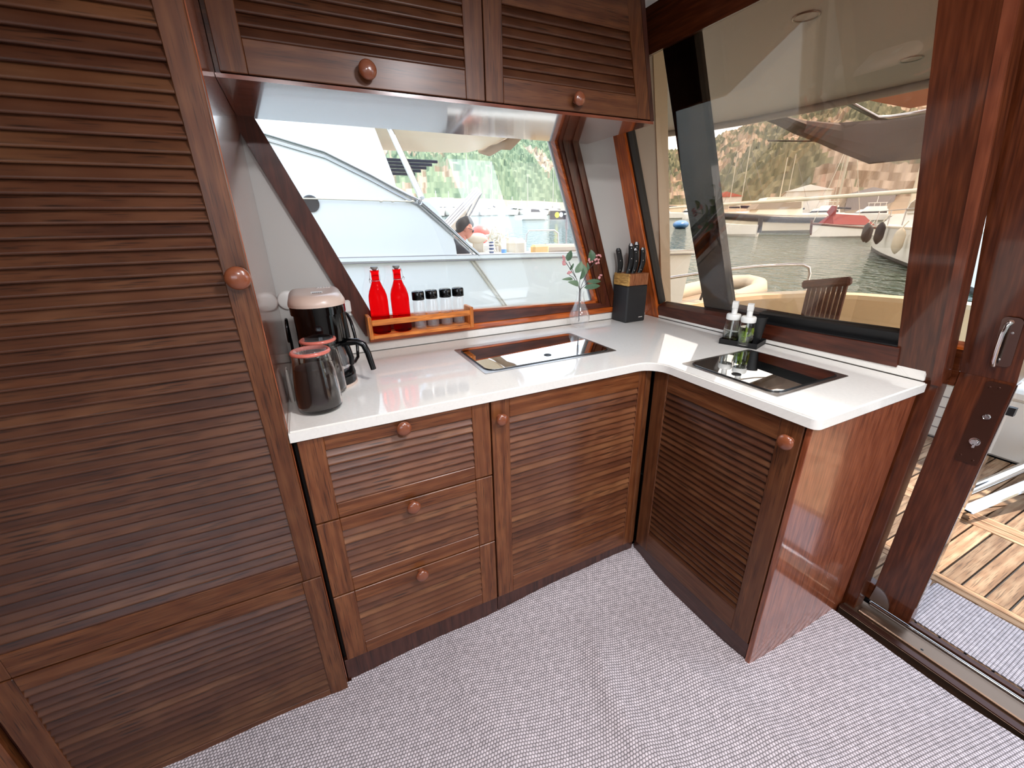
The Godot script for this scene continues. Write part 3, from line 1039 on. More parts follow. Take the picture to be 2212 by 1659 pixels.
	# small packet between the cabinet side and the jar
	t = thing("packet", "small white and grey packet squeezed between glass jar and tall cabinet", "packet", Vector3(-1.177, 0.9, -0.205))
	b = B.new()
	var rs := []
	for q in [[0.0, 0.016, 0.006], [0.02, 0.022, 0.0075], [0.055, 0.021, 0.007], [0.085, 0.019, 0.005], [0.098, 0.017, 0.0015]]:
		var rg := []
		for i in 12:
			rg.append(Vector3(q[2] * cos(TAU * i / 12), q[0] + 0.0004, q[1] * sin(TAU * i / 12)))
		rs.append(rg)
	b.loft(rs)
	obj("pouch", b, M.label_grey, t)


func build_rack() -> void:
	var t := thing("bottle_rack", "small orange-brown wooden rack hung on the lower window frame", "rack", Vector3(-0.698, 0.967, -0.575))
	var b := rnd_uv(nb(t))
	b.cbox(Vector3(-0.892, 0.9675, -0.611), Vector3(-0.503, 0.981, -0.534), 0.0015, 0)
	obj("shelf", b, M.rack_wood, t)
	for x in [-0.906, -0.503]:
		b = rnd_uv(nb(t))
		b.cbox(Vector3(x, 0.967, -0.611), Vector3(x + 0.014, 1.052, -0.530), 0.002, 1)
		obj("end_board", b, M.rack_wood, t)
	b = rnd_uv(nb(t))
	b.cbox(Vector3(-0.892, 1.018, -0.5385), Vector3(-0.503, 1.040, -0.531), 0.0015, 0)
	obj("front_rail", b, M.rack_wood, t)
	b = rnd_uv(nb(t))
	b.cbox(Vector3(-0.892, 1.012, -0.611), Vector3(-0.503, 1.032, -0.606), 0.001, 0)
	obj("back_rail", b, M.rack_wood, t)
	var lbl := ["red swing-top glass bottle in the rack, nearer the coffee maker", "red swing-top glass bottle in the rack, next to the spice jars"]
	for i in 2:
		var x2: float = [-0.852, -0.772][i]
		var q := thing("bottle", lbl[i], "bottle", Vector3(x2, 0.9812, -0.5745), 0.0, "red bottles in the rack")
		b = B.new()
		b.lathe(P2([0.0, 0.002, 0.029, 0.0, 0.0335, 0.003, 0.0345, 0.010, 0.0342, 0.070, 0.0347, 0.125, 0.0330, 0.143, 0.0285, 0.160, 0.0215, 0.176, 0.0165, 0.190, 0.0148, 0.196, 0.0138, 0.200, 0.0138, 0.226, 0.0155, 0.228, 0.0155, 0.234, 0.0, 0.234]), 48)
		obj("glass", b, M.red_glass, q)
		b = B.new()
		b.lathe(P2([0.0, 0.2345, 0.007, 0.2345, 0.013, 0.242, 0.013, 0.247, 0.009, 0.249, 0.0, 0.249]), 24)
		obj("stopper", b, M.stopper, q)
		b = B.new()
		var ring := []
		for j in 20: ring.append(Vector3(0.0163 * cos(TAU * j / 20), 0.197, 0.0163 * sin(TAU * j / 20)))
		b.tube(ring, 0.0011, 6, true)
		var sg := -1.0 if i == 0 else 1.0
		b.tube([Vector3(0.0155 * sg, 0.197, 0.004), Vector3(0.021 * sg, 0.206, 0.006), Vector3(0.0185 * sg, 0.225, 0.004), Vector3(0.0145 * sg, 0.243, 0.0)], 0.0010, 6)
		b.tube([Vector3(-0.0155 * sg, 0.197, 0.004), Vector3(-0.0165 * sg, 0.215, 0.003), Vector3(-0.0140 * sg, 0.243, 0.0)], 0.0010, 6)
		b.tube([Vector3(0.021 * sg, 0.206, 0.006), Vector3(0.024 * sg, 0.202, 0.010), Vector3(0.022 * sg, 0.190, 0.012)], 0.0014, 6)
		obj("wire_bail", b, M.steel, q)
	var where := ["next to the red bottles", "second from the red bottles", "third from the red bottles", "at the right-hand end of the rack"]
	for i in 4:
		var q2 := thing("spice_jar", "clear glass spice jar with black cap, " + where[i], "spice jar", Vector3([-0.701, -0.646, -0.588, -0.534][i], 0.9812, [-0.573, -0.580, -0.583, -0.583][i]), 0.0, "spice jars in the rack")
		b = B.new()
		b.lathe(P2([0.0, 0.001, 0.019, 0.0, 0.0232, 0.002, 0.0240, 0.008, 0.0240, 0.105, 0.0210, 0.113, 0.0195, 0.113, 0.0222, 0.104, 0.0222, 0.009, 0.020, 0.006, 0.0, 0.005]), 36)
		obj("glass", b, M.thin_glass, q2)
		b = B.new()
		b.lathe(P2([0.0, 0.1135, 0.0236, 0.1135, 0.0242, 0.116, 0.0242, 0.142, 0.0230, 0.1455, 0.018, 0.147, 0.0, 0.148]), 36)
		obj("cap", b, M.black_gloss, q2)
		# printed ring of lettering round the jar
		b = B.new()
		for k in 22:
			if k % 11 in [9, 10]: continue
			var a := TAU * k / 22.0
			var cen := Vector2(0.011 * cos(a), 0.046 + 0.011 * sin(a))
			var th := cen.x / 0.0242 - 0.55
			b.ball(Vector3(0.02415 * sin(th + 0.2), cen.y, 0.02415 * cos(th + 0.2)), Vector3(0.0010, 0.0010, 0.0010), 6, 4)
		obj("printed_ring", b, M.ink, q2)


func leaf_mesh(p0: Vector3, p1: Vector3, w: float, face: Vector3, droop := 0.12) -> B:
	var b := B.new()
	var ax := p1 - p0
	var side := ax.cross(face).normalized()
	var out := side.cross(ax).normalized()
	var L := ax.length()
	var row := []
	for i in 9:
		var t := i / 8.0
		var hw := 0.5 * w * pow(sin(PI * pow(t, 0.8)), 0.75) if t > 0.0 and t < 1.0 else 0.0
		var c := p0 + ax * t + out * L * droop * sin(PI * t)
		row.append([c - side * hw + out * hw * 0.3, c, c + side * hw + out * hw * 0.3])
	for i in 8:
		for j in 2:
			var a: Vector3 = row[i][j]
			var bb: Vector3 = row[i][j + 1]
			var c2: Vector3 = row[i + 1][j + 1]
			var d: Vector3 = row[i + 1][j]
			var n := (bb - a).cross(d - a) + (c2 - bb).cross(d - bb)
			n = n.normalized()
			if n.dot(out) < 0.0: n = -n
			b.quad(a, bb, c2, d, n)
	return b

func build_vase() -> void:
	var t := thing("vase", "clear glass bud vase with a pear-shaped belly by the left glass lid", "vase", Vector3(0.055, 0.9, -0.555))
	var b := B.new()
	b.lathe(P2([0.0, 0.0015, 0.022, 0.0, 0.030, 0.004, 0.043, 0.020, 0.0500, 0.042, 0.0480, 0.062, 0.0370, 0.088, 0.0240, 0.115, 0.0180, 0.140, 0.0165, 0.158, 0.0180, 0.168, 0.0165, 0.168, 0.0148, 0.158, 0.0162, 0.140, 0.0222, 0.114, 0.0352, 0.087, 0.0460, 0.062, 0.0480, 0.042, 0.0410, 0.022, 0.0280, 0.0075, 0.0, 0.006]), 48)
	obj("glass", b, M.thin_glass, t)
	var f := thing("sprig", "sprig of green eucalyptus-like leaves and pink blossoms in the bud vase", "flowers", Vector3(0.053, 0.91, -0.555))
	var z := -0.555
	var stems := [[0.051, 0.925, 0.000, 0.051, 1.073, 0.0, 0.024, 1.128, 0.01, -0.045, 1.207, 0.02], [0.055, 0.93, 0.0, 0.053, 1.073, 0.0, 0.062, 1.10, 0.0, 0.096, 1.168, 0.005, 0.132, 1.205, 0.01],
		[0.047, 1.0, 0.003, 0.049, 1.083, 0.003, -0.001, 1.137, 0.02, -0.030, 1.151, 0.03], [0.056, 1.0, 0.003, 0.055, 1.08, 0.003, 0.087, 1.108, 0.012, 0.137, 1.12, 0.02, 0.149, 1.127, 0.02],
		[0.051, 1.02, -0.003, 0.051, 1.075, -0.003, 0.049, 1.121, 0.0], [0.020, 1.135, 0.01, -0.022, 1.206, 0.012]]
	for s in stems:
		b = nb(f)
		var pts := []
		for i in range(0, s.size(), 3): pts.append(Vector3(s[i], s[i + 1], z + s[i + 2]))
		b.tube(pts, 0.0013, 6)
		obj("stem", b, M.twig, f)
	var lv := [[-0.025, 1.208, -0.010, 1.254, 0.027, 0.01], [0.108, 1.200, 0.103, 1.252, 0.036, 0.0], [0.016, 1.155, 0.042, 1.206, 0.034, 0.02], [0.042, 1.122, 0.047, 1.178, 0.029, 0.02], [0.079, 1.140, 0.052, 1.197, 0.027, 0.0],
		[-0.011, 1.168, 0.006, 1.198, 0.012, 0.01], [0.034, 1.100, -0.038, 1.121, 0.026, 0.03], [0.063, 1.086, 0.144, 1.090, 0.026, 0.03], [0.080, 1.112, 0.155, 1.108, 0.020, 0.02], [0.092, 1.158, 0.085, 1.198, 0.014, 0.0], [0.005, 1.128, -0.060, 1.131, 0.015, 0.015]]
	for i in lv.size():
		var q: Array = lv[i]
		b = leaf_mesh(Vector3(q[0], q[1], z + q[5] * 0.5), Vector3(q[2], q[3], z + q[5]), q[4], Vector3(-0.5 + 0.25 * (i % 4), 0.3, 1.0))
		b.xf = Transform3D()
		var o := obj("leaf", b, M.leaf_pale if i in [2, 6, 10, 4] else M.leaf, f)
		o.position = -f.position
	for q in [[-0.056, 1.222, 0.02], [-0.055, 1.202, 0.022], [-0.033, 1.155, 0.03], [0.135, 1.200, 0.01], [0.139, 1.217, 0.012], [0.149, 1.128, 0.02], [0.097, 1.203, 0.01]]:
		b = nb(f)
		for k in 6:
			var c := Vector3(q[0], q[1], z + q[2]) + Vector3(rng.randf_range(-0.010, 0.010), rng.randf_range(-0.010, 0.010), rng.randf_range(-0.006, 0.006))
			b.ball(c, Vector3(0.0055, 0.0050, 0.0045) * rng.randf_range(0.7, 1.2), 8, 6)
		obj("blossom", b, M.blossom, f)


func build_knife_block() -> void:
	var t := thing("knife_block", "dark grey knife block with a pale wooden top in the worktop corner", "knife block", Vector3(0.353, 0.9, -0.555))
	var b := nb(t)
	b.cbox(Vector3(0.291, 0.9002, -0.608), Vector3(0.416, 1.079, -0.500), 0.006)
	obj("body", b, M.charcoal, t)
	b = rnd_uv(nb(t))
	b.cbox(Vector3(0.290, 1.079, -0.607), Vector3(0.3005, 1.135, -0.5015), 0.001, 2)
	obj("top_board", b, M.block_oak, t)
	b = rnd_uv(nb(t))
	b.cbox(Vector3(0.3005, 1.079, -0.607), Vector3(0.4145, 1.1345, -0.5015), 0.0015, 1)
	obj("top_board", b, M.block_walnut, t)
	b = nb(t)
	for i in 7:
		b.cbox(Vector3(0.372 + i * 0.0034, 0.9215, -0.5002), Vector3(0.3746 + i * 0.0034, 0.9255, -0.4992), 0.0)
	obj("lettering", b, M.label_grey, t)
	var kn := [[0.303, -0.582, 0.287, 1.251, "leftmost"], [0.322, -0.540, 0.328, 1.272, "second from the left"], [0.343, -0.530, 0.349, 1.250, "middle"], [0.372, -0.560, 0.378, 1.276, "tallest, fourth from the left"], [0.388, -0.535, 0.398, 1.250, "rightmost"]]
	for i in 5:
		var q: Array = kn[i]
		var k := thing("knife", "kitchen knife with black riveted handle in the block, " + q[4], "knife", Vector3(q[0], 1.1346, q[1]), 0.0, "knives in the block")
		var top := Vector3(q[2] - q[0], q[3] - 1.1346, 0.006)
		var ax := top.normalized()
		var face := Vector3(-0.45, 0, 0.89)
		face = (face - ax * face.dot(ax)).normalized()
		var side := ax.cross(face).normalized()
		var rings := []
		var L := top.length()
		for j in 12:
			var u := j / 11.0
			var wd := 0.0105 + 0.0035 * sin(u * PI) + 0.003 * smoothstep(0.75, 0.95, u)
			var th := 0.0075
			if j == 11: wd *= 0.55; th *= 0.6
			if j == 10: wd *= 0.9
			var c := ax * (L * u) + side * (0.006 * sin(u * PI * 1.3) - 0.003)
			var rg := []
			for m in 14:
				var a := TAU * m / 14
				rg.append(c + side * wd * signf(cos(a)) * pow(absf(cos(a)), 0.7) + face * th * signf(sin(a)) * pow(absf(sin(a)), 0.7))
			rings.append(rg)
		b = B.new()
		b.loft(rings)
		obj("handle", b, M.black_plastic, k)
		for u2 in [0.12, 0.5, 0.84]:
			b = B.new()
			var c2: Vector3 = ax * (L * u2) + side * (0.006 * sin(u2 * PI * 1.3) - 0.003) + face * 0.0068
			b.ball(c2, Vector3(0.0030, 0.0030, 0.0018), 10, 6)
			obj("rivet", b, M.steel, k)
		b = B.new()
		b.xf = Transform3D(Basis(side, ax, face).orthonormalized(), Vector3.ZERO)
		b.cbox(Vector3(-0.010, -0.10, -0.001), Vector3(0.010, 0.001, 0.001), 0.0)
		obj("blade", b, M.steel, k)


func build_tray() -> void:
	var th := 0.3264
	var t := thing("tray", "rectangular black tray with raised edges behind the right glass lid", "tray", Vector3(0.4455, 0.9002, 0.0175), th)
	var b := B.new()
	var hx := 0.0565
	var hz := 0.0695
	b.cbox(Vector3(-hx, 0, -hz), Vector3(hx, 0.004, hz), 0.001)
	b.cbox(Vector3(-hx, 0.004, -hz), Vector3(-hx + 0.003, 0.021, hz), 0.001)
	b.cbox(Vector3(hx - 0.003, 0.004, -hz), Vector3(hx, 0.021, hz), 0.001)
	b.cbox(Vector3(-hx + 0.003, 0.004, -hz), Vector3(hx - 0.003, 0.021, -hz + 0.003), 0.001)
	b.cbox(Vector3(-hx + 0.003, 0.004, hz - 0.003), Vector3(hx - 0.003, 0.021, hz), 0.001)
	obj("body", b, M.black_matte, t)
	var y0 := 0.9045
	var lb := ["glass pump dispenser with white top and a little yellow oil, left one on the tray", "glass pump dispenser with white top full of green oil, right one on the tray"]
	for i in 2:
		var q := thing("oil_dispenser", lb[i], "dispenser", Vector3([0.414, 0.4165][i], y0, [-0.016, 0.0465][i]), 0.0, "oil dispensers on the tray")
		b = B.new()
		b.lathe(P2([0.0, 0.001, 0.022, 0.0, 0.0275, 0.002, 0.0285, 0.008, 0.0280, 0.060, 0.0255, 0.082, 0.0240, 0.092, 0.0226, 0.092, 0.0240, 0.081, 0.0265, 0.060, 0.0270, 0.009, 0.024, 0.005, 0.0, 0.004]), 36)
		obj("glass", b, M.clear_glass, q)
		var h: float = [0.014, 0.074][i]
		b = B.new()
		b.lathe(P2([0.0, 0.0045, 0.0235, 0.0055, 0.0266, 0.009, 0.0266 if i == 0 else 0.0262, minf(h, 0.058), 0.0264 if i == 0 else 0.0248, h, 0.0, h]), 32)
		obj("oil", b, M.oil_glass, q)
		b = B.new()
		b.lathe(P2([0.0, 0.0925, 0.0250, 0.0925, 0.0262, 0.095, 0.0262, 0.110, 0.0240, 0.114, 0.011, 0.115, 0.010, 0.116, 0.0105, 0.135, 0.012, 0.150, 0.0, 0.152]), 32)
		obj("cap", b, M.white_plastic, q)
		b = B.new()
		b.xf = Transform3D(Basis(Vector3.UP, 0.5), Vector3.ZERO)
		b.extrude(P2([-0.012, 0.138, 0.010, 0.138, 0.0125, 0.163, -0.004, 0.165, -0.0165, 0.161, -0.0165, 0.156]), -0.010, 0.010)
		obj("pump_head", b, M.white_plastic, q)
		b = B.new()
		b.tube([Vector3(0, 0.092, 0), Vector3(0, 0.05, 0), Vector3(0, 0.012, 0)], 0.003, 8)
		obj("suction_tube", b, M.white_plastic, q)
	var c := thing("cup", "black flared holder standing on the tray behind the green oil", "holder", Vector3(0.4685, y0, 0.0455), th)
	b = B.new()
	b.lathe(P2([0.0, 0.0, 0.020, 0.0, 0.022, 0.004, 0.034, 0.108, 0.0325, 0.1085, 0.0205, 0.006, 0.0, 0.005]), 28, 0.62, 1.1)
	obj("body", b, M.black_matte, c)


# ---------------------------------------------------------------- sliding door
func build_door() -> void:
	var d := group_node("door_1", Vector3(0.62, 0.03, 0.4))
	struct(d)
	var x0 := 0.605
	var x1 := 0.645
	var b := rnd_uv(nb(d))
	b.cbox(Vector3(x0, 0.028, 0.601), Vector3(x1, 0.9335, 0.716), 0.0015, 1)
	obj("lower_stile", b, M.varnished_red, d)
	b = rnd_uv(nb(d))
	b.cbox(Vector3(x0 + 0.002, 0.886, -0.20), Vector3(x1 - 0.002, 0.934, 0.601), 0.002, 2)
	obj("middle_rail", b, M.varnished_red, d)
	b = rnd_uv(nb(d))
	b.cbox(Vector3(x0 + 0.002, 0.03, -0.20), Vector3(x1 - 0.002, 0.098, 0.601), 0.002, 2)
	obj("bottom_rail", b, M.varnished_red, d)
	b = nb(d)
	b.cbox(Vector3(0.622, 0.098, -0.20), Vector3(0.626, 0.886, 0.601), 0.0)
	obj("lower_pane", b, M.clear_pane, d)
	var r := rake_xf(x0, 0.933)
	b = rnd_uv(nb(d)); b.xf = b.xf * r
	wall_poly(b, [0.602, 0.0, 0.716, 0.0, 0.702, 0.60, 0.680, 1.22, 0.545, 1.22, 0.577, 0.55, 0.598, 0.08], 0.0, 0.04, 1)
	obj("upper_stile", b, M.varnished_red, d)
	b = rnd_uv(nb(d)); b.xf = b.xf * r
	wall_poly(b, [-0.15, 0.0, 0.602, 0.0, 0.598, 0.078, -0.15, 0.078], 0.003, 0.037, 0)
	obj("middle_rail", b, M.varnished_red, d)
	b = rnd_uv(nb(d)); b.xf = b.xf * r
	wall_poly(b, [0.54, 0.070, 0.598, 0.072, 0.598, 0.080, 0.54, 0.078], 0.001, 0.036, 0)
	obj("glazing_bead", b, M.varnished_orange, d)
	b = nb(d); b.xf = b.xf * r
	wall_poly(b, [-0.15, 0.078, 0.598, 0.078, 0.56, 1.22, -0.30, 1.22], 0.018, 0.021, 0)
	obj("upper_pane", b, M.clear_pane, d)
	# dark stile that shows through the tinted pane
	b = nb(d); b.xf = b.xf * r
	wall_poly(b, [-0.290, 0.02, -0.152, 0.02, -0.190, 0.50, -0.238, 1.20, -0.378, 1.20, -0.345, 0.62], -0.004, 0.036, 1)
	obj("rear_stile", b, M.black_gloss, d)
	b = nb(d)
	b.cbox(Vector3(x0, 0.03, -0.285), Vector3(x1, 0.931, -0.155), 0.003)
	obj("rear_stile", b, M.black_gloss, d)
	# chrome edge strip, lock case, cylinder, latch, pull handle, corner plate
	b = nb(d)
	b.cbox(Vector3(x0 + 0.006, 0.10, 0.7162), Vector3(x1 - 0.006, 0.928, 0.7185), 0.0008)
	obj("edge_strip", b, M.chrome, d)
	b = nb(d)
	b.xf = b.xf * Transform3D(Basis(Vector3.UP, PI / 2), Vector3(x0, 0, 0))
	# local x -> -z, local z -> x: plate outline in (-z, y)
	b.extrude(round_rect(-0.711, 0.672, -0.662, 0.926, 0.008, 4), -0.0045, 0.0005, 0, true)
	var lp := obj("lock_plate", b, M.plate_bronze, d)
	for q in [[0.690, 0.912], [0.672, 0.909], [0.672, 0.690], [0.700, 0.684]]:
		b = nb(d)
		b.ball(Vector3(x0 - 0.0045, q[1], q[0]), Vector3(0.0014, 0.0035, 0.0035), 10, 6)
		obj("screw", b, M.plate_bronze, lp)
	b = nb(d)
	b.xf = b.xf * Transform3D(Basis(Vector3.BACK, PI / 2), Vector3(x0 - 0.004, 0.824, 0.690))
	b.lathe(P2([0.0, 0.004, 0.004, 0.004, 0.005, 0.002, 0.0075, 0.0045, 0.009, 0.003, 0.009, -0.001]), 20)
	obj("spindle", b, M.steel, lp)
	b = nb(d)
	b.xf = b.xf * Transform3D(Basis(Vector3.BACK, PI / 2), Vector3(x0 - 0.004, 0.742, 0.688))
	b.lathe(P2([0.0, 0.008, 0.0085, 0.008, 0.0095, 0.006, 0.0095, 0.001, 0.012, 0.001, 0.012, -0.001]), 24)
	b.xf = nb(d).xf
	b.cbox(Vector3(x0 - 0.012, 0.722, 0.6845), Vector3(x0 - 0.003, 0.740, 0.6925), 0.003)
	obj("key_cylinder", b, M.chrome, lp)
	b = nb(d)
	b.extrude(P2([x0 + 0.012, 0.838, x1 - 0.012, 0.838, x1 - 0.012, 0.862, x0 + 0.012, 0.862]), 0.716, 0.732)
	obj("latch_bolt", b, M.black_matte, d)
	b = nb(d); b.xf = b.xf * r
	var k := b.xf
	b.xf = k * Transform3D(Basis(Vector3.UP, PI / 2), Vector3.ZERO)
	b.extrude(round_rect(-0.696, 0.046, -0.657, 0.194, 0.012, 5), -0.004, 0.001, 0, true)
	var hp := obj("handle_plate", b, M.plate_steel, d)
	b = nb(d); b.xf = k
	b.tube([Vector3(-0.004, 0.180, 0.674), Vector3(-0.012, 0.174, 0.670), Vector3(-0.018, 0.15, 0.668), Vector3(-0.020, 0.11, 0.667), Vector3(-0.018, 0.07, 0.666), Vector3(-0.010, 0.050, 0.666)], [0.006, 0.0065, 0.0058, 0.0055, 0.006, 0.0065], 14)
	obj("pull_handle", b, M.chrome, d)
	for q in [[0.672, 0.066], [0.682, 0.150], [0.668, 0.158]]:
		b = nb(d); b.xf = k
		b.ball(Vector3(-0.0042, q[1], q[0]), Vector3(0.0013, 0.0034, 0.0034), 10, 6)
		obj("screw", b, M.steel_satin, hp)
	b = nb(d)
	b.xf = b.xf * Transform3D(Basis(Vector3.UP, PI / 2), Vector3(x0, 0, 0))
	var cp := [-0.600, 0.033]
	for i in 9:
		var a := PI / 2 * i / 8.0
		cp += [-0.606 - 0.052 * sin(a), 0.034 + 0.068 * cos(a)]
	b.extrude(P2(cp), -0.004, 0.001)
	obj("corner_plate", b, M.steel_satin, d)
	# threshold with two running rails
	var tr := B.new()
	tr.cbox(Vector3(0.502, -0.06, 0.556), Vector3(0.612, 0.004, 1.62), 0.002, 2)
	tr.cbox(Vector3(0.602, -0.06, 0.60), Vector3(0.668, -0.006, 1.62), 0.002, 2)
	var ts := struct(obj("trim_1", tr, M.bronze_track))
	tr = B.new()
	tr.cbox(Vector3(0.536, 0.004, 0.60), Vector3(0.566, 0.014, 1.62), 0.003, 2)
	obj("rail", tr, M.bronze_track, ts)
	tr = B.new()
	tr.tube([Vector3(0.622, 0.006, 0.60), Vector3(0.622, 0.006, 1.62)], 0.007, 10)
	obj("rail", tr, M.steel, ts)
	tr = B.new()
	tr.cbox(Vector3(0.502, 0.003, 0.556), Vector3(0.526, 0.008, 1.62), 0.001, 2)
	tr.cbox(Vector3(0.648, -0.02, 0.60), Vector3(0.668, 0.004, 1.62), 0.001, 2)
	obj("groove", tr, M.plate_bronze, ts)
	for z in [0.78, 1.02, 1.3]:
		tr = B.new()
		tr.ball(Vector3(0.55, 0.0142, z), Vector3(0.004, 0.0008, 0.004), 10, 6)
		obj("screw", tr, M.black_matte, ts)


# ---------------------------------------------------------------- outside: own aft deck
func build_deck() -> void:
	var b := B.new()
	b.cbox(Vector3(0.66, -0.10, -1.32), Vector3(3.2, -0.022, 3.4), 0.0)
	var dk := struct(obj("deck_floor", b, M.caulk))
	# planks along x between margin boards that run across
	var spans := [[0.668, 0.975], [1.045, 1.555], [1.69, 2.47]]
	var pitch := 0.0655
	var cache := {}
	for s in spans.size():
		var n0 := -17
		for i in range(n0, 36):
			var z := 0.585 + pitch * i
			var l: float = spans[s][1] - spans[s][0]
			var k := rng.randi() % 3
			var key := "%d_%d" % [s, k]
			if not cache.has(key):
				b = rnd_uv(B.new())
				b.cbox(Vector3(0, -0.022, 0.0034), Vector3(l, -0.003 - 0.0006 * k, pitch - 0.0034), 0.0008, 0)
				cache[key] = b.st.commit()
			inst("plank", cache[key], M["teak_%d" % (rng.randi() % 5)], dk, Transform3D(Basis(), Vector3(spans[s][0], 0, z)))
	for q in [[0.978, 1.008], [1.012, 1.042], [1.558, 1.620], [1.624, 1.687]]:
		b = rnd_uv(B.new())
		b.cbox(Vector3(q[0], -0.022, -0.55), Vector3(q[1], -0.0025, 2.9), 0.0008, 2)
		obj("margin_board", b, M.teak_4, dk)
	# woven mat outside the door
	b = B.new()
	var n := 0.02
	for i in range(0, 14):
		for j in range(0, 60):
			var q2 := []
			for c in [[0, 0], [1, 0], [1, 1], [0, 1]]:
				var x: float = 0.680 + n * (i + c[0])
				var z2: float = 0.650 + n * (j + c[1])
				z2 += 0.03 * clampf((x - 0.86) / 0.1, 0.0, 1.0) * (1.0 if j + c[1] == 0 else 0.0)
				var y := 0.004 + 0.002 * sin(x * 20.0) * sin(z2 * 13.0)
				q2.append([Vector3(x, y, z2), Vector2(x, z2)])
			b.tri3(q2[0][0], q2[1][0], q2[2][0], Vector3.UP, Vector3.UP, Vector3.UP, q2[0][1], q2[1][1], q2[2][1])
			b.tri3(q2[0][0], q2[2][0], q2[3][0], Vector3.UP, Vector3.UP, Vector3.UP, q2[0][1], q2[2][1], q2[3][1])
	b.cbox(Vector3(0.682, -0.002, 0.665), Vector3(0.955, 0.001, 1.84), 0.0)
	tag(obj("door_mat", b, M.carpet), "white woven mat on the teak deck just outside the sliding door", "mat")
	# bulwark: moulded coaming that sweeps from the side to the stern
	var plan := [Vector2(0.70, -1.20), Vector2(1.4, -1.24), Vector2(2.0, -1.25), Vector2(2.35, -1.17), Vector2(2.68, -1.0), Vector2(2.86, -0.72), Vector2(2.92, -0.3), Vector2(2.93, 0.6), Vector2(2.93, 2.9)]
	var hgt := [0.70, 0.745, 0.765, 0.775, 0.785, 0.79, 0.80, 0.80, 0.80]
	var rings := []
	for i in plan.size():
		var t2: Vector2 = (plan[mini(i + 1, plan.size() - 1)] - plan[maxi(i - 1, 0)]).normalized()
		var o := Vector2(t2.y, -t2.x)
		var rg := []
		for q3 in [[0.0, -0.03], [-0.01, hgt[i] - 0.03], [0.01, hgt[i]], [0.13, hgt[i] + 0.005], [0.16, hgt[i] - 0.03], [0.16, -0.3], [0.02, -0.3]]:
			rg.append(Vector3(plan[i].x + o.x * q3[0], q3[1], plan[i].y + o.y * q3[0]))
		rings.append(rg)
	b = B.new()
	b.loft(rings)
	tag(obj("bulwark", b, M.gelcoat_beige), "curved cream bulwark round the aft deck seen through the tinted window", "bulwark")
	# white locker at the stern
	var t := thing("deck_locker", "white moulded seat locker across the stern end of the teak deck", "locker", Vector3(2.7, -0.002, 1.1))
	b = nb(t)
	b.cbox(Vector3(2.475, -0.0024, -0.45), Vector3(2.90, 0.36, 2.6), 0.015)
	obj("body", b, M.gelcoat, t)
	b = nb(t)
	b.cbox(Vector3(2.455, 0.362, -0.46), Vector3(2.905, 0.43, 2.6), 0.018)
	obj("lid", b, M.gelcoat, t)
	b = nb(t)
	for k2 in 4:
		b.cbox(Vector3(2.4705, 0.07 + k2 * 0.07, -0.44), Vector3(2.478, 0.076 + k2 * 0.07, 0.12), 0.0)
	obj("groove", b, M.building_grey, t)
	# stainless rail on the coaming
	t = thing("guard_rail", "stainless steel guard rail above the curved cream bulwark", "rail", Vector3(2.2, 0.77, -1.4))
	b = nb(t)
	b.tube([Vector3(0.9, 0.935, -1.32), Vector3(1.5, 0.965, -1.345), Vector3(2.0, 0.985, -1.35), Vector3(2.4, 0.995, -1.32), Vector3(2.66, 1.005, -1.21), Vector3(2.76, 1.005, -1.14), Vector3(2.80, 0.98, -1.105), Vector3(2.815, 0.93, -1.095), Vector3(2.80, 0.79, -1.09)], 0.0125, 12)
	obj("top_bar", b, M.steel, t)
	for q4 in [[1.30, -1.335, 0.95], [2.03, -1.35, 0.985]]:
		b = nb(t)
		b.tube([Vector3(q4[0], 0.76, q4[1] + 0.01), Vector3(q4[0], q4[2], q4[1])], 0.011, 10)
		obj("post", b, M.steel, t)
	t = thing("mooring_line", "dark rope hitched over the guard rail behind the tray", "rope", Vector3(1.93, 0.77, -1.33))
	b = nb(t)
	b.ball(Vector3(1.86, 0.985, -1.335), Vector3(0.028, 0.03, 0.024), 12, 8)
	b.tube([Vector3(1.85, 0.99, -1.31), Vector3(1.82, 0.95, -1.30), Vector3(1.78, 0.86, -1.29), Vector3(1.74, 0.775, -1.28)], 0.010, 8)
	b.tube([Vector3(1.87, 0.99, -1.31), Vector3(1.92, 0.94, -1.30), Vector3(1.95, 0.86, -1.29), Vector3(1.955, 0.775, -1.27), Vector3(1.955, 0.60, -1.22)], 0.011, 8)
	obj("strand", b, M.rope_dark, t)
	# slatted wooden chair
	t = thing("deck_chair", "brown wooden deck chair whose slatted back shows through the tinted window", "chair", Vector3(1.72, -0.002, -0.35))
	var c1 := Vector3(1.66, 0.0, -0.455)
	var c2 := Vector3(1.66, 0.0, -0.250)
	var rot := Basis(Vector3.UP, 0.0)
	b = rnd_uv(nb(t))
	b.xf = b.xf * Transform3D(Basis(Vector3.RIGHT, -0.19), Vector3(1.664, 0.975, -0.475))
	b.cbox(Vector3(-0.022, -0.010, -0.008), Vector3(0.022, 0.040, 0.250), 0.012, 2)
	obj("top_rail", b, M.chair_wood, t)
	for i in 8:
		b = rnd_uv(nb(t))
		var z3 := -0.452 + i * 0.027
		b.cbox(Vector3(1.655, 0.44, z3), Vector3(1.672, 0.972 + i * 0.0055, z3 + 0.019), 0.002, 1)
		obj("slat", b, M.chair_wood, t)
	b = rnd_uv(nb(t))
	b.cbox(Vector3(1.655, 0.40, -0.47), Vector3(2.02, 0.44, -0.22), 0.004, 0)
	obj("seat", b, M.chair_wood, t)
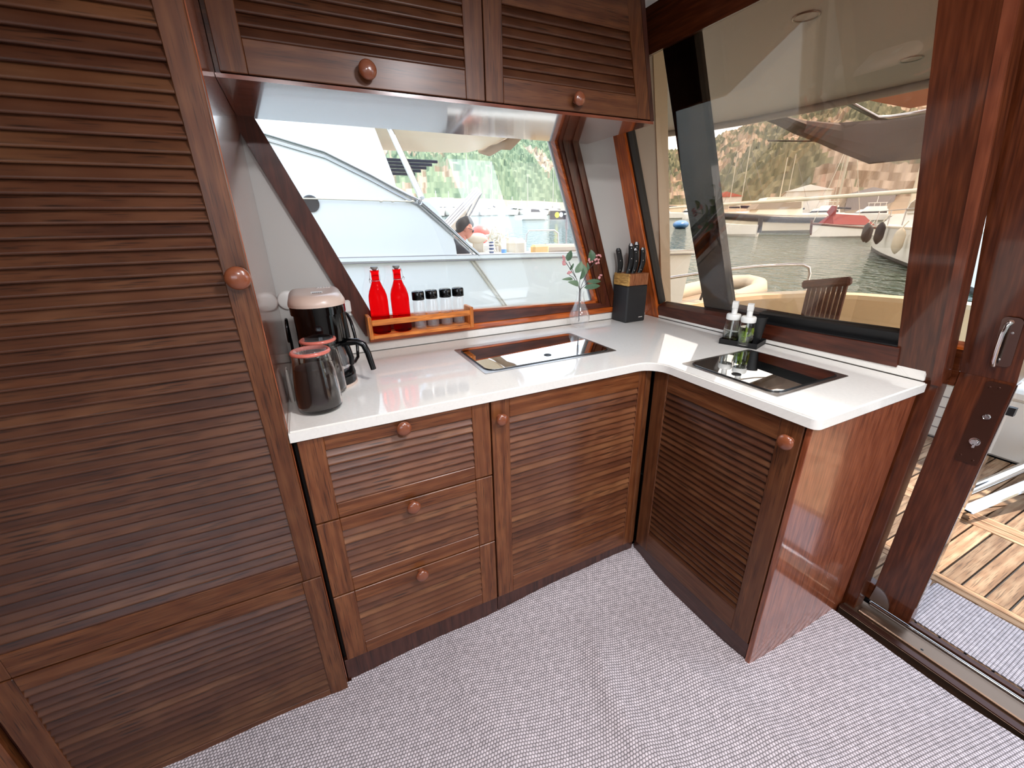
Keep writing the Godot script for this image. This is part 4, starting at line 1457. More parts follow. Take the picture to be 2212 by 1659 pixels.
	for q5 in [[1.665, -0.45], [1.665, -0.24], [2.0, -0.45], [2.0, -0.24]]:
		b = nb(t)
		b.cbox(Vector3(q5[0] - 0.015, -0.002, q5[1] - 0.015), Vector3(q5[0] + 0.015, 0.402, q5[1] + 0.015), 0.003, 1)
		obj("leg", b, M.chair_wood, t)
	# chrome foot of a folding deck table
	t = thing("deck_table", "polished chrome folding leg of a deck table lying across the teak planks", "table", Vector3(1.9, -0.002, 0.6))
	b = nb(t)
	var fr := Basis(Vector3.UP, -0.17) * Basis(Vector3.BACK, 0.13)
	b.xf = b.xf * Transform3D(fr, Vector3(1.58, 0.028, 0.515))
	b.cbox(Vector3(-0.01, -0.030, 0.0), Vector3(1.1, 0.022, 0.055), 0.006)
	obj("leg", b, M.chrome, t)
	b = nb(t)
	b.xf = b.xf * Transform3D(fr, Vector3(1.64, 0.035, 0.50))
	b.tube([Vector3(0.0, 0.03, -0.02), Vector3(1.05, 0.05, -0.02)], 0.024, 16)
	obj("leg", b, M.chrome, t)
	# overhang of the upper deck with two downlights
	var pl := [0.40, 3.0, 2.42, 3.0, 2.50, 0.5, 2.49, -0.55, 2.43, -1.10, 2.34, -1.60, 2.18, -2.05, 1.95, -2.40, 1.5, -2.62, 0.40, -2.70]
	var pr := P2([])
	for i in range(0, pl.size(), 2): pr.append(Vector2(pl[i], -pl[i + 1]))
	b = B.new()
	b.xf = Transform3D(Basis(Vector3.RIGHT, -PI / 2), Vector3.ZERO)
	b.extrude(pr, 2.13, 2.30)
	var oh := struct(obj("roof_overhang", b, M.overhang_grey))
	b = B.new()
	var lip := []
	for i in range(1, pr.size()): lip.append(Vector3(pr[i].x - 0.02, 2.112, -pr[i].y))
	b.tube(lip, 0.026, 10)
	obj("lip", b, M.overhang_grey, oh)
	for i in 2:
		var at: Vector3 = [Vector3(0.92, 2.13, -0.292), Vector3(1.93, 2.13, -0.36)][i]
		var l := thing("downlight", ["round recessed downlight in the grey overhang, nearer the window header", "round recessed downlight in the grey overhang, nearer the door post"][i], "downlight", at, 0.0, "downlights under the overhang")
		b = B.new()
		b.lathe(P2([0.042, -0.0005, 0.042, -0.003, 0.047, -0.005, 0.050, -0.003, 0.050, 0.0005]), 32)
		obj("ring", b, M.plate_steel, l)
		b = B.new()
		b.lathe(P2([0.0, -0.002, 0.042, -0.002, 0.042, 0.0005]), 24)
		obj("lens", b, M.overhang_grey, l)
	# awning beyond the overhang: tube frame, orange top, taupe side curtain
	t = thing("awning", "orange and taupe canvas awning on a tube frame beyond the grey overhang", "awning", Vector3(3.0, 2.1, -0.8))
	b = nb(t)
	b.cbox(Vector3(2.50, 2.155, -0.95), Vector3(3.36, 2.165, 0.1), 0.0)
	obj("canvas_top", b, M.canvas_orange, t)
	b = nb(t)
	b.tube([Vector3(2.44, 2.12, -0.93), Vector3(3.28, 2.12, -1.12), Vector3(3.36, 2.12, -1.08), Vector3(3.40, 2.12, -0.95), Vector3(3.42, 2.12, 2.4)], 0.017, 10)
	obj("frame_tube", b, M.steel_satin, t)
	b = nb(t)
	var top := [Vector3(2.40, 2.13, -1.40), Vector3(2.80, 2.13, -1.42), Vector3(3.20, 2.13, -1.36), Vector3(3.42, 2.13, -1.18), Vector3(3.48, 2.13, -0.9), Vector3(3.48, 2.13, 0.2), Vector3(3.48, 2.13, 2.4)]
	var hem := [Vector3(2.42, 2.09, -1.42), Vector3(2.85, 2.03, -1.46), Vector3(3.26, 1.93, -1.40), Vector3(3.46, 1.80, -1.16), Vector3(3.50, 1.80, -0.86), Vector3(3.50, 1.84, 0.2), Vector3(3.50, 1.85, 2.4)]
	var cr := []
	for i in top.size():
		var rg2 := []
		var mid: Vector3 = (top[i] + hem[i]) / 2.0
		var h2: float = (top[i].y - hem[i].y) / 2.0
		var dirv: Vector3 = Vector3(0.05, 0, 0.0) if i > 3 else Vector3(0.02, 0, 0.05)
		for k3 in 10:
			var a := TAU * k3 / 10
			rg2.append(mid + Vector3(0, h2 * cos(a), 0) + dirv * sin(a) * (1.0 + 0.3 * sin(i * 2.0 + k3)))
		cr.append(rg2)
	b.loft(cr)
	obj("side_curtain", b, M.canvas_taupe, t)
	b = nb(t)
	b.tube([Vector3(2.62, 1.99, -1.56), Vector3(3.0, 2.0, -1.50), Vector3(3.34, 2.0, -1.34), Vector3(3.42, 1.97, -1.28), Vector3(3.43, 1.88, -1.24)], 0.006, 8)
	obj("pole", b, M.rope_dark, t)
	# white pillar at the outer corner of the cabin and a rope to the shore
	b = B.new()
	b.extrude(P2([0.665, -0.3, 0.735, -0.3, 0.735, 0.85, 0.50, 2.13, 0.42, 2.13, 0.665, 0.9]), -0.70, -0.625)
	struct(obj("trim_2", b, M.gelcoat_cream))
	t = thing("shore_rope", "taut white and yellow mooring rope stretched across the view of the harbour", "rope", Vector3(8, 1.5, -4.5))
	b = nb(t)
	b.tube([Vector3(5.4, 1.62, -9.0), Vector3(6.3, 1.66, -6.2), Vector3(7.4, 1.72, -3.9), Vector3(9.0, 1.84, -1.2), Vector3(10.5, 1.95, 1.2)], [0.02, 0.022, 0.03, 0.045, 0.05], 8)
	obj("strand", b, M.rope, t)


# ---------------------------------------------------------------- continuous body surfaces (surface nets round tapered bones)
func nets(bones: Array, cell: float, k: float) -> B:
	var lo := Vector3.INF
	var hi := -Vector3.INF
	for q in bones:
		for e in [[0, 2], [1, 3]]:
			var p: Vector3 = q[e[0]]
			var r: float = q[e[1]]
			lo = lo.min(p - Vector3.ONE * (r + k + cell))
			hi = hi.max(p + Vector3.ONE * (r + k + cell))
	var d := Vector3i(((hi - lo) / cell).ceil()) + Vector3i.ONE
	var f := PackedFloat32Array()
	f.resize(d.x * d.y * d.z)
	f.fill(1.0)
	for q in bones:
		var a: Vector3 = q[0]
		var b: Vector3 = q[1]
		var ra: float = q[2]
		var rb: float = q[3]
		var m := maxf(ra, rb) + k + 2.0 * cell
		var i0 := Vector3i(((a.min(b) - Vector3.ONE * m - lo) / cell).floor()).clamp(Vector3i.ZERO, d - Vector3i.ONE)
		var i1 := Vector3i(((a.max(b) + Vector3.ONE * m - lo) / cell).ceil()).clamp(Vector3i.ZERO, d - Vector3i.ONE)
		var ab := b - a
		var l2 := maxf(ab.length_squared(), 1e-9)
		for z in range(i0.z, i1.z + 1):
			for y in range(i0.y, i1.y + 1):
				for x in range(i0.x, i1.x + 1):
					var p := lo + Vector3(x, y, z) * cell
					var t := clampf((p - a).dot(ab) / l2, 0.0, 1.0)
					var s := (p - a - ab * t).length() - lerpf(ra, rb, t)
					var n := (z * d.y + y) * d.x + x
					var o := f[n]
					var h := maxf(k - absf(o - s), 0.0) / k
					f[n] = minf(o, s) - h * h * k * 0.25
	var vid := {}
	var vp: Array = []
	var off := [Vector3i(0, 0, 0), Vector3i(1, 0, 0), Vector3i(0, 1, 0), Vector3i(1, 1, 0), Vector3i(0, 0, 1), Vector3i(1, 0, 1), Vector3i(0, 1, 1), Vector3i(1, 1, 1)]
	for z in d.z - 1:
		for y in d.y - 1:
			for x in d.x - 1:
				var vals := []
				var neg := 0
				for o in off:
					var v := f[((z + o.z) * d.y + y + o.y) * d.x + x + o.x]
					vals.append(v)
					if v < 0.0: neg += 1
				if neg == 0 or neg == 8: continue
				var sum := Vector3.ZERO
				var cnt := 0
				for e in [[0, 1], [2, 3], [4, 5], [6, 7], [0, 2], [1, 3], [4, 6], [5, 7], [0, 4], [1, 5], [2, 6], [3, 7]]:
					var va: float = vals[e[0]]
					var vb: float = vals[e[1]]
					if (va < 0.0) != (vb < 0.0):
						sum += Vector3(off[e[0]]).lerp(Vector3(off[e[1]]), va / (va - vb))
						cnt += 1
				vid[Vector3i(x, y, z)] = vp.size()
				vp.append(lo + (Vector3(x, y, z) + sum / cnt) * cell)
	var quads := []
	var nrm := []
	nrm.resize(vp.size())
	nrm.fill(Vector3.ZERO)
	for c in vid:
		var v0 := f[(c.z * d.y + c.y) * d.x + c.x]
		for ax in 3:
			var st := Vector3i.ZERO
			st[ax] = 1
			var c1: Vector3i = c + st
			if c1.x >= d.x or c1.y >= d.y or c1.z >= d.z: continue
			var v1 := f[(c1.z * d.y + c1.y) * d.x + c1.x]
			if (v0 < 0.0) == (v1 < 0.0): continue
			var u := Vector3i.ZERO
			var w := Vector3i.ZERO
			u[(ax + 1) % 3] = 1
			w[(ax + 2) % 3] = 1
			var ids := []
			for q2 in [c, c - u, c - u - w, c - w]:
				if vid.has(q2): ids.append(vid[q2])
			if ids.size() != 4: continue
			var n2: Vector3 = (vp[ids[2]] - vp[ids[0]]).cross(vp[ids[3]] - vp[ids[1]])
			var want := Vector3(st) * (1.0 if v0 < 0.0 else -1.0)
			if n2.dot(want) < 0.0: n2 = -n2
			for id in ids: nrm[id] += n2
			quads.append(ids)
	var o2 := B.new()
	for q3 in quads:
		var P := [vp[q3[0]], vp[q3[1]], vp[q3[2]], vp[q3[3]]]
		var N := [nrm[q3[0]].normalized(), nrm[q3[1]].normalized(), nrm[q3[2]].normalized(), nrm[q3[3]].normalized()]
		o2.tri3(P[0], P[1], P[2], N[0], N[1], N[2], Vector2.ZERO, Vector2.ZERO, Vector2.ZERO)
		o2.tri3(P[0], P[2], P[3], N[0], N[2], N[3], Vector2.ZERO, Vector2.ZERO, Vector2.ZERO)
	return o2

func build_person() -> void:
	# seated, seen from his left, looking down at what he holds; x is forward
	var t := thing("person", "man in a navy t-shirt and dark sunglasses sitting aboard the white yacht, looking down", "person", Vector3(0.78, 0.62, -4.3))
	var V := func(x: float, y: float, z: float) -> Vector3: return Vector3(x, y, z)
	var hip := 0.0
	var body := [
		[V.call(-0.02, 0.08, 0), V.call(-0.06, 0.28, 0), 0.145, 0.135], [V.call(-0.06, 0.28, 0), V.call(-0.03, 0.46, 0), 0.135, 0.125],
		[V.call(-0.04, 0.46, 0.13), V.call(-0.04, 0.46, -0.13), 0.085, 0.085], [V.call(-0.02, 0.50, 0), V.call(0.035, 0.60, 0), 0.062, 0.055],
		[V.call(-0.02, 0.455, 0.185), V.call(0.02, 0.235, 0.215), 0.058, 0.043], [V.call(0.02, 0.235, 0.215), V.call(0.235, 0.185, 0.10), 0.042, 0.030],
		[V.call(-0.02, 0.455, -0.185), V.call(0.04, 0.235, -0.215), 0.058, 0.043], [V.call(0.04, 0.235, -0.215), V.call(0.235, 0.185, -0.07), 0.042, 0.030],
		[V.call(0.0, 0.06, 0.09), V.call(0.42, 0.05, 0.12), 0.088, 0.062], [V.call(0.42, 0.05, 0.12), V.call(0.40, -0.40, 0.12), 0.058, 0.042], [V.call(0.40, -0.41, 0.12), V.call(0.54, -0.45, 0.13), 0.042, 0.032],
		[V.call(0.0, 0.06, -0.09), V.call(0.42, 0.05, -0.12), 0.088, 0.062], [V.call(0.42, 0.05, -0.12), V.call(0.40, -0.40, -0.12), 0.058, 0.042], [V.call(0.40, -0.41, -0.12), V.call(0.54, -0.45, -0.13), 0.042, 0.032]]
	var b := nets(body, 0.016, 0.045)
	# head, bowed forward
	var hc := Vector3(0.085, 0.715, 0)
	var hb := Basis(Vector3.BACK, -0.38)
	var hd := []
	for q in [[-0.012, 0.02, 0, -0.005, 0.045, 0, 0.092, 0.088], [0.025, -0.055, 0, 0.045, -0.075, 0, 0.058, 0.042], [0.055, 0.0, 0, 0.045, -0.05, 0, 0.055, 0.05], [0.088, 0.0, 0, 0.108, -0.022, 0, 0.011, 0.014], [0.085, -0.052, 0.012, 0.085, -0.052, -0.012, 0.018, 0.018],
		[0.0, 0.0, 0.088, -0.012, -0.03, 0.088, 0.020, 0.013], [0.0, 0.0, -0.088, -0.012, -0.03, -0.088, 0.020, 0.013], [-0.03, -0.06, 0, -0.05, -0.12, 0, 0.058, 0.055]]:
		hd.append([hc + hb * Vector3(q[0], q[1], q[2] * 0.9), hc + hb * Vector3(q[3], q[4], q[5] * 0.9), q[6] * 0.95, q[7] * 0.95])
	var h := nets(hd, 0.008, 0.02)
	b.st.append_from(h.st.commit(), 0, Transform3D())
	for s in [1.0, -1.0]:
		var w := Vector3(0.245, 0.183, 0.085 * s)
		var hand := [[w, w + Vector3(0.07, 0.012, -0.025 * s), 0.026, 0.030]]
		for i in 4:
			var r0 := w + Vector3(0.072, 0.030 - 0.017 * i, -0.028 * s)
			var l: float = [0.036, 0.042, 0.040, 0.032][i]
			hand.append([r0, r0 + Vector3(l, 0.004, -0.018 * s), 0.0092, 0.0085])
			hand.append([r0 + Vector3(l, 0.004, -0.018 * s), r0 + Vector3(l + 0.008, 0.002, -0.042 * s), 0.0085, 0.0075])
		hand.append([w + Vector3(0.03, 0.022, -0.01 * s), w + Vector3(0.062, 0.050, -0.022 * s), 0.012, 0.010])
		hand.append([w + Vector3(0.062, 0.050, -0.022 * s), w + Vector3(0.088, 0.052, -0.038 * s), 0.010, 0.008])
		var hb2 := nets(hand, 0.005, 0.010)
		b.st.append_from(hb2.st.commit(), 0, Transform3D())
	obj("body", b, M.skin, t)
	var shirt := []
	for i in [0, 1, 2]:
		shirt.append([body[i][0], body[i][1], body[i][2] + 0.012, body[i][3] + 0.012])
	for s2 in [4, 6]:
		shirt.append([body[s2][0], (body[s2][0] as Vector3).lerp(body[s2][1], 0.62), 0.072, 0.062])
	obj("t_shirt", nets(shirt, 0.016, 0.05), M.navy_cloth, t)
	var sh := []
	for i in [8, 11]:
		sh.append([body[i][0], (body[i][0] as Vector3).lerp(body[i][1], 0.9), 0.10, 0.08])
	sh.append([Vector3(-0.02, 0.06, 0), Vector3(-0.02, 0.12, 0), 0.155, 0.152])
	obj("shorts", nets(sh, 0.018, 0.05), M.canvas_navy, t)
	var hair := []
	for q in [[-0.028, 0.045, 0, 0.0, 0.075, 0, 0.088, 0.078], [0.0, 0.075, 0, 0.055, 0.075, 0, 0.078, 0.042], [-0.055, 0.02, 0.02, -0.055, 0.02, -0.02, 0.072, 0.072], [-0.05, -0.02, 0, -0.055, -0.06, 0, 0.066, 0.05]]:
		hair.append([hc + hb * Vector3(q[0], q[1], q[2]), hc + hb * Vector3(q[3], q[4], q[5]), q[6], q[7]])
	obj("hair", nets(hair, 0.009, 0.02), M.hair, t)
	b = B.new()
	b.xf = Transform3D(hb, hc)
	for s3 in [1.0, -1.0]:
		b.ball(Vector3(0.098, 0.004, 0.036 * s3), Vector3(0.010, 0.021, 0.029), 14, 8)
		b.tube([Vector3(0.092, 0.012, 0.058 * s3), Vector3(0.05, 0.010, 0.086 * s3), Vector3(0.0, 0.008, 0.094 * s3)], 0.0045, 6)
	b.tube([Vector3(0.106, 0.008, 0.014), Vector3(0.110, 0.009, 0.0), Vector3(0.106, 0.008, -0.014)], 0.004, 6)
	obj("sunglasses", b, M.black_gloss, t)
	b = B.new()
	b.xf = Transform3D(Basis(Vector3.BACK, 0.5), Vector3(0.345, 0.215, 0.0))
	b.cbox(Vector3(-0.005, -0.07, -0.038), Vector3(0.004, 0.07, 0.038), 0.004)
	var ph := tag(obj("phone", b, M.black_gloss), "dark phone held in the seated man's hands", "phone")
	ph.position = t.position


# ---------------------------------------------------------------- outside: the neighbouring yacht
func build_neighbour() -> void:
	var t := thing("motor_yacht", "large white motor yacht lying alongside, filling the clear side window", "yacht", Vector3(0, -0.3, -4.5))
	var sheer := func(x: float) -> float: return 1.115 - 0.0245 * (x + 0.8)
	# near side of the hull up to the coaming, and the far side
	var b := nb(t)
	b.extrude(P2([-8, -0.5, 2.95, -0.5, 3.02, 0.3, 3.10, sheer.call(3.10), -8, sheer.call(-8.0)]), -2.78, -2.62)
	obj("hull_side", b, M.gelcoat, t)
	b = nb(t)
	b.extrude(P2([-8, -0.5, 2.95, -0.5, 3.10, 0.80, -8, 0.9]), -6.6, -6.45)
	obj("hull_side", b, M.gelcoat, t)
	b = nb(t)
	b.cbox(Vector3(-8, 0.05, -6.45), Vector3(2.95, 0.17, -2.78), 0.0)
	obj("cockpit_floor", b, M.teak_2, t)
	b = nb(t)
	b.extrude(P2([-8, sheer.call(-8.0), 3.12, sheer.call(3.12), 3.12, sheer.call(3.12) + 0.03, -8, sheer.call(-8.0) + 0.03]), -2.80, -2.58)
	obj("cap_rail", b, M.gelcoat, t)
	b = nb(t)
	for dy in [-0.012, 0.031]:
		b.tube([Vector3(-8, sheer.call(-8.0) + dy, -2.585), Vector3(3.1, sheer.call(3.1) + dy, -2.585)], 0.006, 6)
	obj("rubbing_strake", b, M.building_grey, t)
	b = nb(t)
	b.extrude(P2([2.95, -0.5, 3.02, 0.3, 3.10, 0.95, 2.95, 0.95]), -6.45, -2.78)
	obj("transom", b, M.gelcoat, t)
	b = nb(t)
	for q in [0.30, 0.36]:
		b.tube([Vector3(1.6, q + 0.05, -2.612), Vector3(2.98, q, -2.612), Vector3(3.03, q, -2.66)], 0.014, 8)
	obj("hull_strip", b, M.building_grey, t)
	b = nb(t)
	b.tube([Vector3(0.29, 1.075, -2.612), Vector3(0.587, 0.66, -2.612), Vector3(0.80, 0.36, -2.612)], 0.012, 8)
	b.tube([Vector3(0.32, 1.075, -2.612), Vector3(0.617, 0.66, -2.612), Vector3(0.83, 0.36, -2.612)], 0.006, 6)
	obj("hull_seam", b, M.cushion, t)
	# wing that sweeps down from the superstructure
	var arc := [-3.0, 2.28, -1.9, 2.12, -1.46, 2.04, -1.159, 1.975, -0.807, 1.886, -0.502, 1.744, -0.33, 1.655, -0.16, 1.57, 0.06, 1.385, 0.261, 1.203, 0.365, 1.115]
	var pg := P2(arc)
	for i in 3: pg.remove_at(pg.size() - 1)
	for q in [[-0.063, 1.555], [0.009, 1.489], [0.071, 1.397], [0.122, 1.303], [0.149, 1.207], [0.156, 1.132], [0.156, 1.09], [-3.0, 1.12]]: pg.append(Vector2(q[0], q[1]))
	b = nb(t)
	b.extrude(pg, -2.74, -2.60)
	obj("side_wing", b, M.gelcoat, t)
	for q in [[0.016, 0.0, "edge_rail"], [0.007, -0.040, "edge_rail"]]:
		b = nb(t)
		var pts := []
		for i in range(0, arc.size(), 2): pts.append(Vector3(arc[i], arc[i + 1] + q[1], -2.592))
		b.tube(pts, q[0], 8)
		obj(q[2], b, M.steel, t)
	# set-back superstructure
	b = nb(t)
	b.extrude(P2([-6, 1.1, -0.10, 1.1, -0.20, 1.786, -0.335, 2.23, -0.55, 3.2, -6, 3.2]), -6.0, -3.2)
	obj("superstructure", b, M.gelcoat, t)
	# overhanging upper deck with panelled underside
	var plan := P2([-0.45, 2.95, 0.99, 3.02, 1.10, 3.34, 1.115, 3.97, 1.04, 4.40, 0.90, 4.52, 0.10, 4.60, -0.45, 4.62])
	b = nb(t)
	var k := b.xf
	b.xf = k * Transform3D(Basis(Vector3.RIGHT, -PI / 2), Vector3.ZERO)
	b.extrude(plan, 2.235, 2.42)
	obj("upper_deck", b, M.gelcoat_cream, t)
	for q in [[0.05, 2.205], [0.13, 2.222]]:
		b = nb(t)
		b.xf = k * Transform3D(Basis(Vector3.RIGHT, -PI / 2), Vector3.ZERO)
		var ring := Geometry2D.offset_polygon(plan, -q[0])[0]
		b.extrude(ring, q[1] + 0.012, 2.24)
		obj("soffit_panel", b, M.gelcoat_cream if q[0] < 0.1 else M.gelcoat, t)
	for z in [-3.3, -3.62, -3.95]:
		b = nb(t)
		b.cbox(Vector3(-0.4, 2.228, z), Vector3(0.95, 2.236, z + 0.012), 0.0)
		obj("soffit_seam", b, M.building_grey, t)
	for q in [[0.62, -4.18], [0.86, -4.2], [0.80, -3.75]]:
		b = nb(t)
		b.xf = b.xf * Transform3D(Basis(), Vector3(q[0], 2.234, q[1]))
		b.lathe(P2([0.0, -0.004, 0.03, -0.004, 0.045, -0.010, 0.055, -0.004, 0.055, 0.002]), 20)
		obj("soffit_light", b, M.building_grey, t)
	b = nb(t)
	b.tube([Vector3(-0.30, 2.50, -3.17), Vector3(-0.237, 2.20, -3.07), Vector3(-0.108, 1.585, -2.63)], 0.026, 12)
	obj("support_pole", b, M.steel, t)
	# dark slatted blind under the overhang
	for i in 5:
		b = nb(t)
		var y: float = 2.20 - i * 0.042
		b.cbox(Vector3(-0.10, y - 0.036, -5.02 + 0.02 * i), Vector3(0.78 - 0.085 * i, y, -5.0 + 0.02 * i), 0.004)
		obj("blind_slat", b, M.canvas_navy, t)
	# porthole, grab line with hook
	b = nb(t)
	b.xf = b.xf * Transform3D(Basis(Vector3.RIGHT, PI / 2), Vector3(-0.957, 1.539, -2.60))
	b.lathe(P2([0.0, 0.004, 0.046, 0.004, 0.048, 0.012, 0.058, 0.010, 0.060, 0.0]), 28)
	obj("porthole", b, M.window_dark, t)
	b = nb(t)
	b.tube([Vector3(-1.6, 1.578, -2.575), Vector3(-0.9, 1.571, -2.572), Vector3(-0.20, 1.556, -2.575)], 0.0055, 6)
	for x in [-0.45, -0.36, -0.25, -0.20]:
		b.ball(Vector3(x, 1.558, -2.574), Vector3(0.014, 0.009, 0.009), 8, 6)
	obj("grab_line", b, M.cushion, t)
	b = nb(t)
	var hk := []
	for i in 10: hk.append(Vector3(-0.145 + 0.020 * cos(i * 0.6 + 2.4), 1.552 + 0.022 * sin(i * 0.6 + 2.4), -2.575))
	b.tube(hk, 0.0055, 6)
	obj("hook", b, M.steel, t)
	# cockpit seating
	b = nb(t)
	b.cbox(Vector3(1.50, 0.17, -4.75), Vector3(1.76, 1.195, -4.25), 0.06)
	b.cbox(Vector3(1.7, 0.17, -4.75), Vector3(2.95, 1.00, -4.35), 0.05)
	obj("seat_moulding", b, M.cushion, t)
	b = nb(t)
	b.cbox(Vector3(1.84, 0.92, -4.36), Vector3(2.10, 1.105, -4.24), 0.03)
	obj("seat_cushion", b, M.canvas_sand, t)
	b = nb(t)
	var cr := []
	for i in 9:
		var x2 := 2.10 + 0.18 * i
		var rg := []
		for j in 12:
			var a := TAU * j / 12
			rg.append(Vector3(x2, 1.01 + (0.10 - 0.006 * i) * sin(a), -4.36 + 0.09 * cos(a)))
		cr.append(rg)
	b.loft(cr)
	obj("seat_cushion", b, M.canvas_stone, t)
	b = nb(t)
	b.tube([Vector3(1.90, 1.00, -4.62), Vector3(1.93, 1.23, -4.62), Vector3(1.97, 1.29, -4.62), Vector3(2.40, 1.285, -4.62), Vector3(2.47, 1.24, -4.62), Vector3(2.49, 1.00, -4.62)], 0.012, 8)
	obj("grab_rail", b, M.steel_satin, t)
	b = nb(t)
	b.tube([Vector3(2.68, 0.95, -4.7), Vector3(2.67, 1.50, -4.7)], 0.013, 8)
	b.tube([Vector3(2.674, 1.30, -4.7), Vector3(2.672, 1.40, -4.7)], 0.024, 8)
	obj("flag_staff", b, M.building_grey, t)
	# table with things on it
	var tb := thing("deck_table", "white table in the yacht's cockpit carrying a can, a bottle and rope", "table", Vector3(1.3, 0.17, -4.35))
	b = nb(tb)
	b.cbox(Vector3(0.98, 0.985, -4.60), Vector3(1.52, 1.015, -4.15), 0.008)
	obj("tabletop", b, M.gelcoat, tb)
	b = nb(tb)
	b.tube([Vector3(1.3, 0.17, -4.35), Vector3(1.3, 0.985, -4.35)], 0.04, 12)
	obj("leg", b, M.steel_satin, tb)
	var c := thing("can", "dark blue and white drinks can on the yacht's cockpit table", "can", Vector3(1.215, 1.015, -4.28))
	b = B.new()
	b.lathe(P2([0.0, 0.0, 0.026, 0.0, 0.032, 0.012, 0.032, 0.135, 0.027, 0.150, 0.0, 0.150]), 20)
	obj("body", b, M.can_blue, c)
	b = B.new()
	for y3 in [0.03, 0.075, 0.115]:
		b.lathe(P2([0.0322, y3, 0.0326, y3, 0.0326, y3 + 0.016, 0.0322, y3 + 0.016]), 20)
	obj("print_band", b, M.white_plastic, c)
	c = thing("bottle", "clear water bottle with a blue label at the right of the can", "bottle", Vector3(1.385, 1.015, -4.25))
	b = B.new()
	b.lathe(P2([0.0, 0.0, 0.032, 0.0, 0.034, 0.01, 0.034, 0.13, 0.014, 0.175, 0.014, 0.20, 0.0, 0.20]), 20)
	obj("body", b, M.white_plastic, c)
	b = B.new()
	b.lathe(P2([0.0343, 0.0, 0.0352, 0.0, 0.0352, 0.05, 0.0343, 0.05]), 20)
	obj("label", b, M.blue_plastic, c)
	# coil of white rope
	c = thing("rope_coil", "tangled coil of white rope beside the red buoy on the yacht", "rope", Vector3(1.42, 1.015, -4.55))
	b = nb(c)
	for i in 9:
		var pts2 := []
		var cx := 1.42 + rng.randf_range(-0.10, 0.10)
		var cy := 1.17 + rng.randf_range(-0.09, 0.10)
		var ang := rng.randf_range(0.0, 3.0)
		for j in 18:
			var a2 := TAU * j / 18
			var e := Vector3(0.10 * cos(a2), 0.055 * sin(a2), 0.03 * sin(2 * a2))
			pts2.append(Vector3(cx, cy, -4.52 + 0.01 * i) + Basis(Vector3.BACK, ang) * e)
		b.tube(pts2, 0.011, 7, true)
	b.tube([Vector3(1.2, 1.03, -4.45), Vector3(1.32, 1.06, -4.48), Vector3(1.40, 1.20, -4.5)], 0.012, 7)
	obj("strand", b, M.rope, c)
	c = thing("buoy", "round red-orange fender ball behind the seated man", "buoy", Vector3(1.335, 1.115, -4.95))
	b = B.new()
	b.ball(Vector3(0, 0.13, 0), Vector3(0.145, 0.13, 0.145), 24, 16)
	obj("body", b, M.buoy_red, c)
	b = B.new()
	var rr := []
	for j in 24: rr.append(Vector3(0.147 * cos(TAU * j / 24), 0.105 + 0.02 * sin(TAU * j / 24 + 1.0), 0.147 * sin(TAU * j / 24)))
	b.tube(rr, 0.011, 6, true)
	obj("strap", b, M.white_plastic, c)
	b = nb(t)
	b.cbox(Vector3(1.1, 0.17, -5.15), Vector3(1.55, 1.115, -4.78), 0.02)
	obj("locker", b, M.gelcoat, t)
	b = nb(t)
	b.ball(Vector3(1.19, 1.20, -4.72), Vector3(0.15, 0.075, 0.05), 18, 10)
	b.cbox(Vector3(1.12, 0.17, -4.74), Vector3(1.28, 1.18, -4.70), 0.01)
	obj("headrest", b, M.cushion, t)
	# raised gangway
	c = thing("gangway", "raised white boarding gangway leaning up behind the seated man", "gangway", Vector3(1.2, 0.9, -5.45))
	b = nb(c)
	var dir := Vector3(0.52, 0.46, 0).normalized()
	b.xf = b.xf * Transform3D(Basis(dir, Vector3(-dir.y, dir.x, 0), Vector3.BACK), Vector3(1.05, 1.38, -5.5))
	b.cbox(Vector3(-0.5, -0.02, -0.02), Vector3(0.72, 0.10, 0.03), 0.008)
	obj("board", b, M.gelcoat, c)
	var bx := b.xf
	for q in [0.01, 0.045, 0.085]:
		b = nb(c)
		b.xf = bx
		b.cbox(Vector3(-0.45, q, 0.03), Vector3(0.70, q + 0.008, 0.034), 0.0)
		obj("edge_line", b, M.building_grey, c)
	b = nb(c)
	b.xf = bx
	b.extrude(P2([0.72, -0.02, 0.30, -0.16, -0.15, -0.20, -0.30, -0.02]), -0.01, 0.0)
	obj("netting", b, M.cushion, c)
	b = nb(c)
	b.xf = bx
	b.tube([Vector3(0.72, -0.02, 0.012), Vector3(0.42, -0.10, 0.012), Vector3(0.1, -0.16, 0.012), Vector3(-0.2, -0.21, 0.012)], 0.010, 6)
	b.tube([Vector3(0.50, -0.02, 0.012), Vector3(0.2, -0.10, 0.012), Vector3(-0.2, -0.14, 0.012)], 0.007, 6)
	obj("lashing", b, M.rope_dark, c)
	c = thing("boat_cover", "rolled beige canvas hanging from the corner of the neighbouring upper deck", "canvas", Vector3(1.15, 2.2, -3.6))
	b = nb(c)
	b.tube([Vector3(1.135, 2.24, -4.35), Vector3(1.15, 2.20, -4.1), Vector3(1.16, 2.215, -3.8), Vector3(1.15, 2.19, -3.55), Vector3(1.12, 2.22, -3.25), Vector3(1.06, 2.23, -3.1)], [0.03, 0.055, 0.045, 0.06, 0.045, 0.03], 10)
	obj("roll", b, M.canvas_stone, c)


# ---------------------------------------------------------------- water, shore, hills, other boats
func sea(x: float, z: float) -> float:
	return -0.4 - 0.005 * x - 0.041 * z

